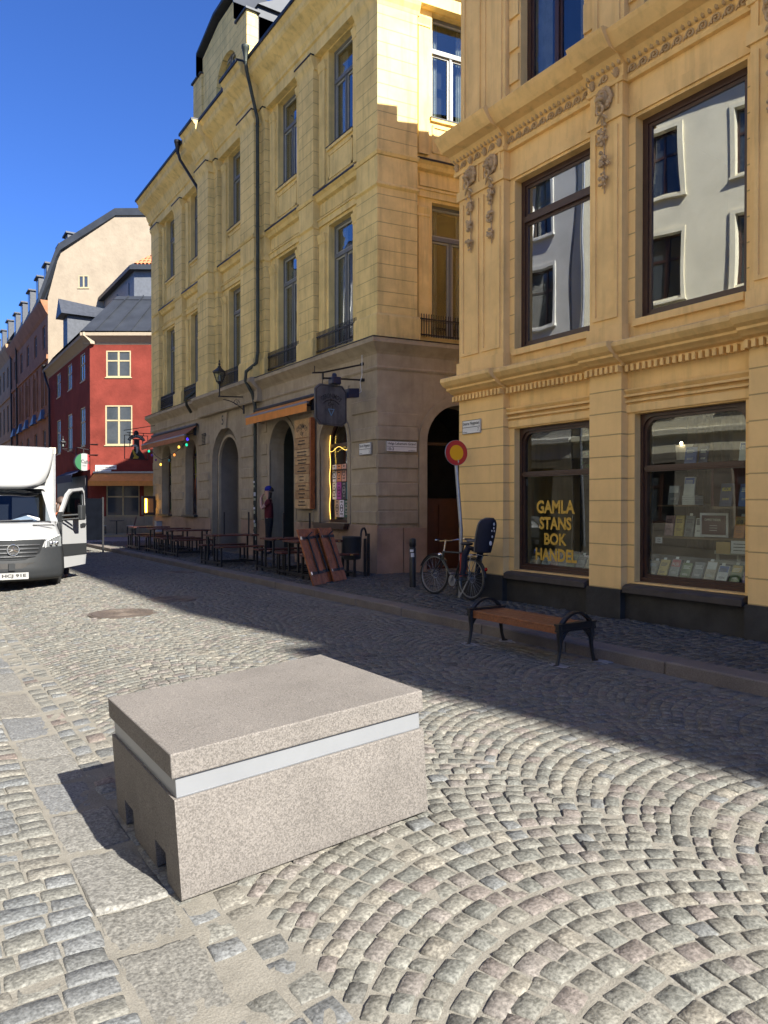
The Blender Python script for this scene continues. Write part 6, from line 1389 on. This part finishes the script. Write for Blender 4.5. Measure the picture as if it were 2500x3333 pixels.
# lower intake, plate
g=patch([(15.0,.43,.52,.12),(15.01,.53,.66,.16)],-1,1,14); 
for p in range(1): obj('lower_intake',g,m_text,VN)
g=MB(); g.box(VC-.05,VC+.06,14.97,15.0,.40,.53); obj('intake_divider',g,m_vg,VN)
pt=MB(); pt.box(VC-.24,VC+.28,14.955,14.965,.24,.36); po=obj('number_plate',pt,M('plate_white',(.3,.3,.29),.4),VN)
pt=MB(); pt.box(VC-.24,VC-.19,14.952,14.9545,.242,.358); obj('blue_band',pt,M('plate_blue',(.02,.08,.45),.4),po)
pt=MB(); pt.text('HCJ 91E',lambda x,y:(VC-.16+x*.40,14.952,.262+y*.075)); obj('lettering',pt,m_text,po)
for s in (-1,1): # headlights
    h=MB(); P=lambda t,z:(VC+s*t*.935,15.09+.42*abs(t)**2.6-.028,z)
    h.poly([P(.64,.80),P(.72,.775),P(.985,.80),P(.995,.98),P(.95,1.015),P(.68,.93)]); ho=obj('headlight',h,M('headlight_lens',(.35,.37,.38),.12,metal=.5,spec=1,var=.3,vs=22),VN,thick=.03)
    for t in (.76,.88): h=MB(); q=P(t,.87); h.ball((q[0],q[1]-.012,q[2]),(.04,.02,.04)); obj('lamp_reflector',h,m_chrome,ho,smooth=True)
    h=MB(); h.tube([P(.65,.795),P(.66,.91),P(.80,.97),P(.95,1.02)],.008,5); obj('daytime_strip',h,m_white,ho)
# cab
cab=MB()
A0=[(15.70,1.27,.87,.22),(16.55,1.93,.80,.14),(16.75,1.98,.79,.10)]
for s in (-1,1):
    cab.grid(lambda a,b_:(VC+s*(.955+.015*math.sin(a*3)-.0*b_),15.5+a*1.5,.42+b_*.84),12,6)
    cab.hexa([S_(s*.93,A0[0]),S_(s*1.09,A0[0]),(VC+s*.96,16.2,1.27),(VC+s*.9,16.1,1.27),S_(s*.93,A0[1]),S_(s*1.06,A0[1]),(VC+s*.86,16.95,1.93),(VC+s*.8,16.9,1.93)])
cab.add([(VC-.84,16.55,1.93),(VC+.84,16.55,1.93),(VC+.84,17.0,2.05),(VC-.84,17.0,2.05),(VC-.8,16.62,1.99),(VC+.8,16.62,1.99)],[(0,1,5,4),(4,5,2,3)])
cab.box(VC-.93,VC+.93,16.88,16.95,.4,2.0)
obj('cab',cab,m_vw,VN)
ws=patch(A0[:2],-.93,.93,16); obj('windscreen',ws,GLASS('windscreen_glass',(.45,.52,.6),1.1,0),VN,smooth=True)
ib=MB(); ib.box(VC-.85,VC+.85,15.72,16.9,.5,1.2); ib.box(VC-.8,VC+.8,15.8,16.15,1.2,1.28); ib.add([(VC-.84,16.86,.6),(VC+.84,16.86,.6),(VC+.8,16.86,1.93),(VC-.8,16.86,1.93)],[(0,1,2,3)]); ib.box(VC+.2,VC+.7,16.6,16.8,1.2,1.75); ib.box(VC-.7,VC-.05,16.6,16.8,1.2,1.75)
ib.add([(VC-.86,15.75,1.27),(VC-.86,16.86,1.27),(VC-.8,16.86,1.93),(VC-.8,16.6,1.93)],[(0,1,2,3)])
obj('cab_interior',ib,M('dark_cab_interior',(.02,.02,.025),.7),VN)
ib=MB(); ib.tube([(VC+.42+.19*math.cos(a),16.15+.05*math.sin(a),1.27+.16*math.sin(a)) for a in np.linspace(0,6.283,20)[:-1]],.014,6,closed=True); obj('steering_wheel',ib,m_blackp,VN)
ib=MB(); ib.add([(VC+.1,15.80,1.30),(VC+.6,15.80,1.30),(VC+.6,15.86,1.34),(VC+.4,15.88,1.40),(VC+.1,15.9,1.31)],[(0,1,2,3,4)]); obj('papers',ib,m_paper,VN)
for s in (-1,1):
    k=MB(); k.tube([(VC+s*.12-.3,15.70,1.285),(VC+s*.12+.35,15.74,1.31)],.01,5); obj('wiper',k,m_blackp,VN)
k=MB(); k.tube([(lambda p:(p[0],p[1]-.004,p[2]+.004))(S_(t,hood[1])) for t in np.linspace(-.98,.98,24)],.006,4); obj('bonnet_seam',k,m_text,VN)
k=MB(); k.box(VC+.43,VC+.80,15.50,15.53,1.20,1.225); obj('bonnet_vent',k,m_text,VN,bevel=.008)
# deflector and box
bx=MB(); bx.box(VC-1.07,VC+1.07,16.97,21.8,.75,2.80); obj('box_body',bx,m_box,VN,bevel=.02)
bx=MB()
for x in (-1.075,1.045): bx.box(VC+x,VC+x+.03,16.955,16.985,.75,2.8); bx.box(VC+x,VC+x+.03,16.96,21.8,2.77,2.81)
obj('box_trim',bx,M('trim_aluminium',(.35,.35,.35),.35,metal=.6),VN)
bx=MB(); bx.box(VC+.95,VC+1.085,16.95,17.1,2.68,2.815); obj('corner_cap',bx,M('cream_plastic',(.62,.58,.42),.5),VN,bevel=.01)
def dfl(a,b_):
    t=-1+2*b_; hw=.78+.26*a**.6; zb=1.95+.13*abs(t)**4; z=zb+(2.79-zb)*a; u=16.45+.42*a**1.6+.25*abs(t)**5*(1-.6*a); return (VC+t*hw,u,z)
d=MB(); d.grid(dfl,14,28); do=obj('roof_deflector',d,m_vw,VN,smooth=True,thick=.03)
d=MB(); d.tube([dfl(0,b_) for b_ in np.linspace(0,1,20)],.02,6); obj('deflector_rim',d,m_box,do)
d=MB(); d.grid(lambda a,b_:(dfl(a,1)[0],dfl(a,1)[1]+(16.97-dfl(a,1)[1])*b_,dfl(a,1)[2]),8,3); d.grid(lambda a,b_:(dfl(a,0)[0],dfl(a,0)[1]+(16.97-dfl(a,0)[1])*b_,dfl(a,0)[2]),8,3); obj('deflector_side',d,m_vw,do)
d=MB(); d.text('pak',lambda x,y:(lambda p:(p[0],p[1]-.02,p[2]))(dfl(.42+.2*y,.42+.30*x))); obj('lettering',d,M('faint_grey_print',(.245,.25,.255),.4),do)
ch_=MB(); ch_.box(VC-.5,VC+.5,15.6,21.6,.42,.6); ch_.box(VC-.8,VC+.8,15.3,15.6,.25,.5); ch_.box(VC-1.0,VC+1.0,21.5,21.7,.4,.55); obj('chassis',ch_,m_blackp,VN)
for (u,x) in ((15.98,-.86),(15.98,.86),(20.3,-.86),(20.3,.86)):
    w=MB(); w.lathe([(.20,-.11),(.30,-.11),(.335,-.09),(.345,-.04),(.345,.04),(.335,.09),(.30,.11),(.20,.11)],(VC+x*1.0,u,.315),28,ax='x'); wo=obj('wheel',w,m_rubber,VN,smooth='auto')
    w=MB(); w.lathe([(.001,.02),(.08,.03),(.17,.0),(.2,.1)],(VC+x+(.02 if x>0 else -.1),u,.315),20,ax='x',cap=False); obj('rim',w,m_steel,wo)
ar=MB()
for s in (-1,1): ar.tube([(VC+s*.95,15.98+.40*math.cos(a),.31+.40*math.sin(a)) for a in np.linspace(-.1,3.24,14)],.03,6)
obj('wheel_arch',ar,m_vg,VN)
# open door
th=42; frD=FR((2.70,16.12),90-th); do_=[(.02,.30),(-.0,.62),(-.02,1.22),(.33,1.82),(.48,1.93),(.9,1.97),(.97,1.9),(1.03,1.3),(1.05,.6),(1.0,.33)]
wi=[(.08,1.30),(.40,1.80),(.52,1.87),(.87,1.90),(.92,1.84),(.96,1.30)]
d=MB(); d.fwall(frD,do_,[wi],0,.05); n=len(do_); d.add([frD.p(a,0,z) for a,z in do_]+[frD.p(a,.06,z) for a,z in do_],[(i,(i+1)%n,n+(i+1)%n,n+i) for i in range(n)]); d.fwall(frD,do_,[wi],.06,.01,0)
DR=obj('driver_door',d,m_vw,VN,label='open driver door of the van')
d=MB(); d.fpoly(frD,[(.035,.55),(1.02,.55),(1.03,.78),(.02,.80)],-.015,-.001); obj('door_trim',d,m_vg,DR)
d=MB(); d.fpoly(frD,wi,.028,.032); obj('door_window',d,GLASS('door_glass',(.35,.4,.4),1.5,0),DR)
k=len(wi); d=MB(); d.tube([frD.p(a,-.004,z) for a,z in wi],.016,6,closed=True); obj('window_seal',d,m_blackp,DR)
d=MB(); d.fpoly(frD,[(.80,1.13),(.97,1.14),(.98,1.20),(.90,1.215),(.80,1.19)],-.03,-.002); obj('handle',d,m_vg,DR)
d=MB(); d.tube([frD.p(.05,-.03,1.38),frD.p(.32,-.24,1.40)],.02,7); d.tube([frD.p(.05,-.03,1.30),frD.p(.34,-.24,1.32)],.018,7); d.fbox(frD,.0,.1,-.05,0,1.22,1.46); mo=obj('mirror_arm',d,m_vg,DR)
d=MB(); d.fbox(frD,.33,.50,-.32,-.22,1.29,1.60); obj('mirror',d,m_vg,DR,bevel=.03,seg=3)
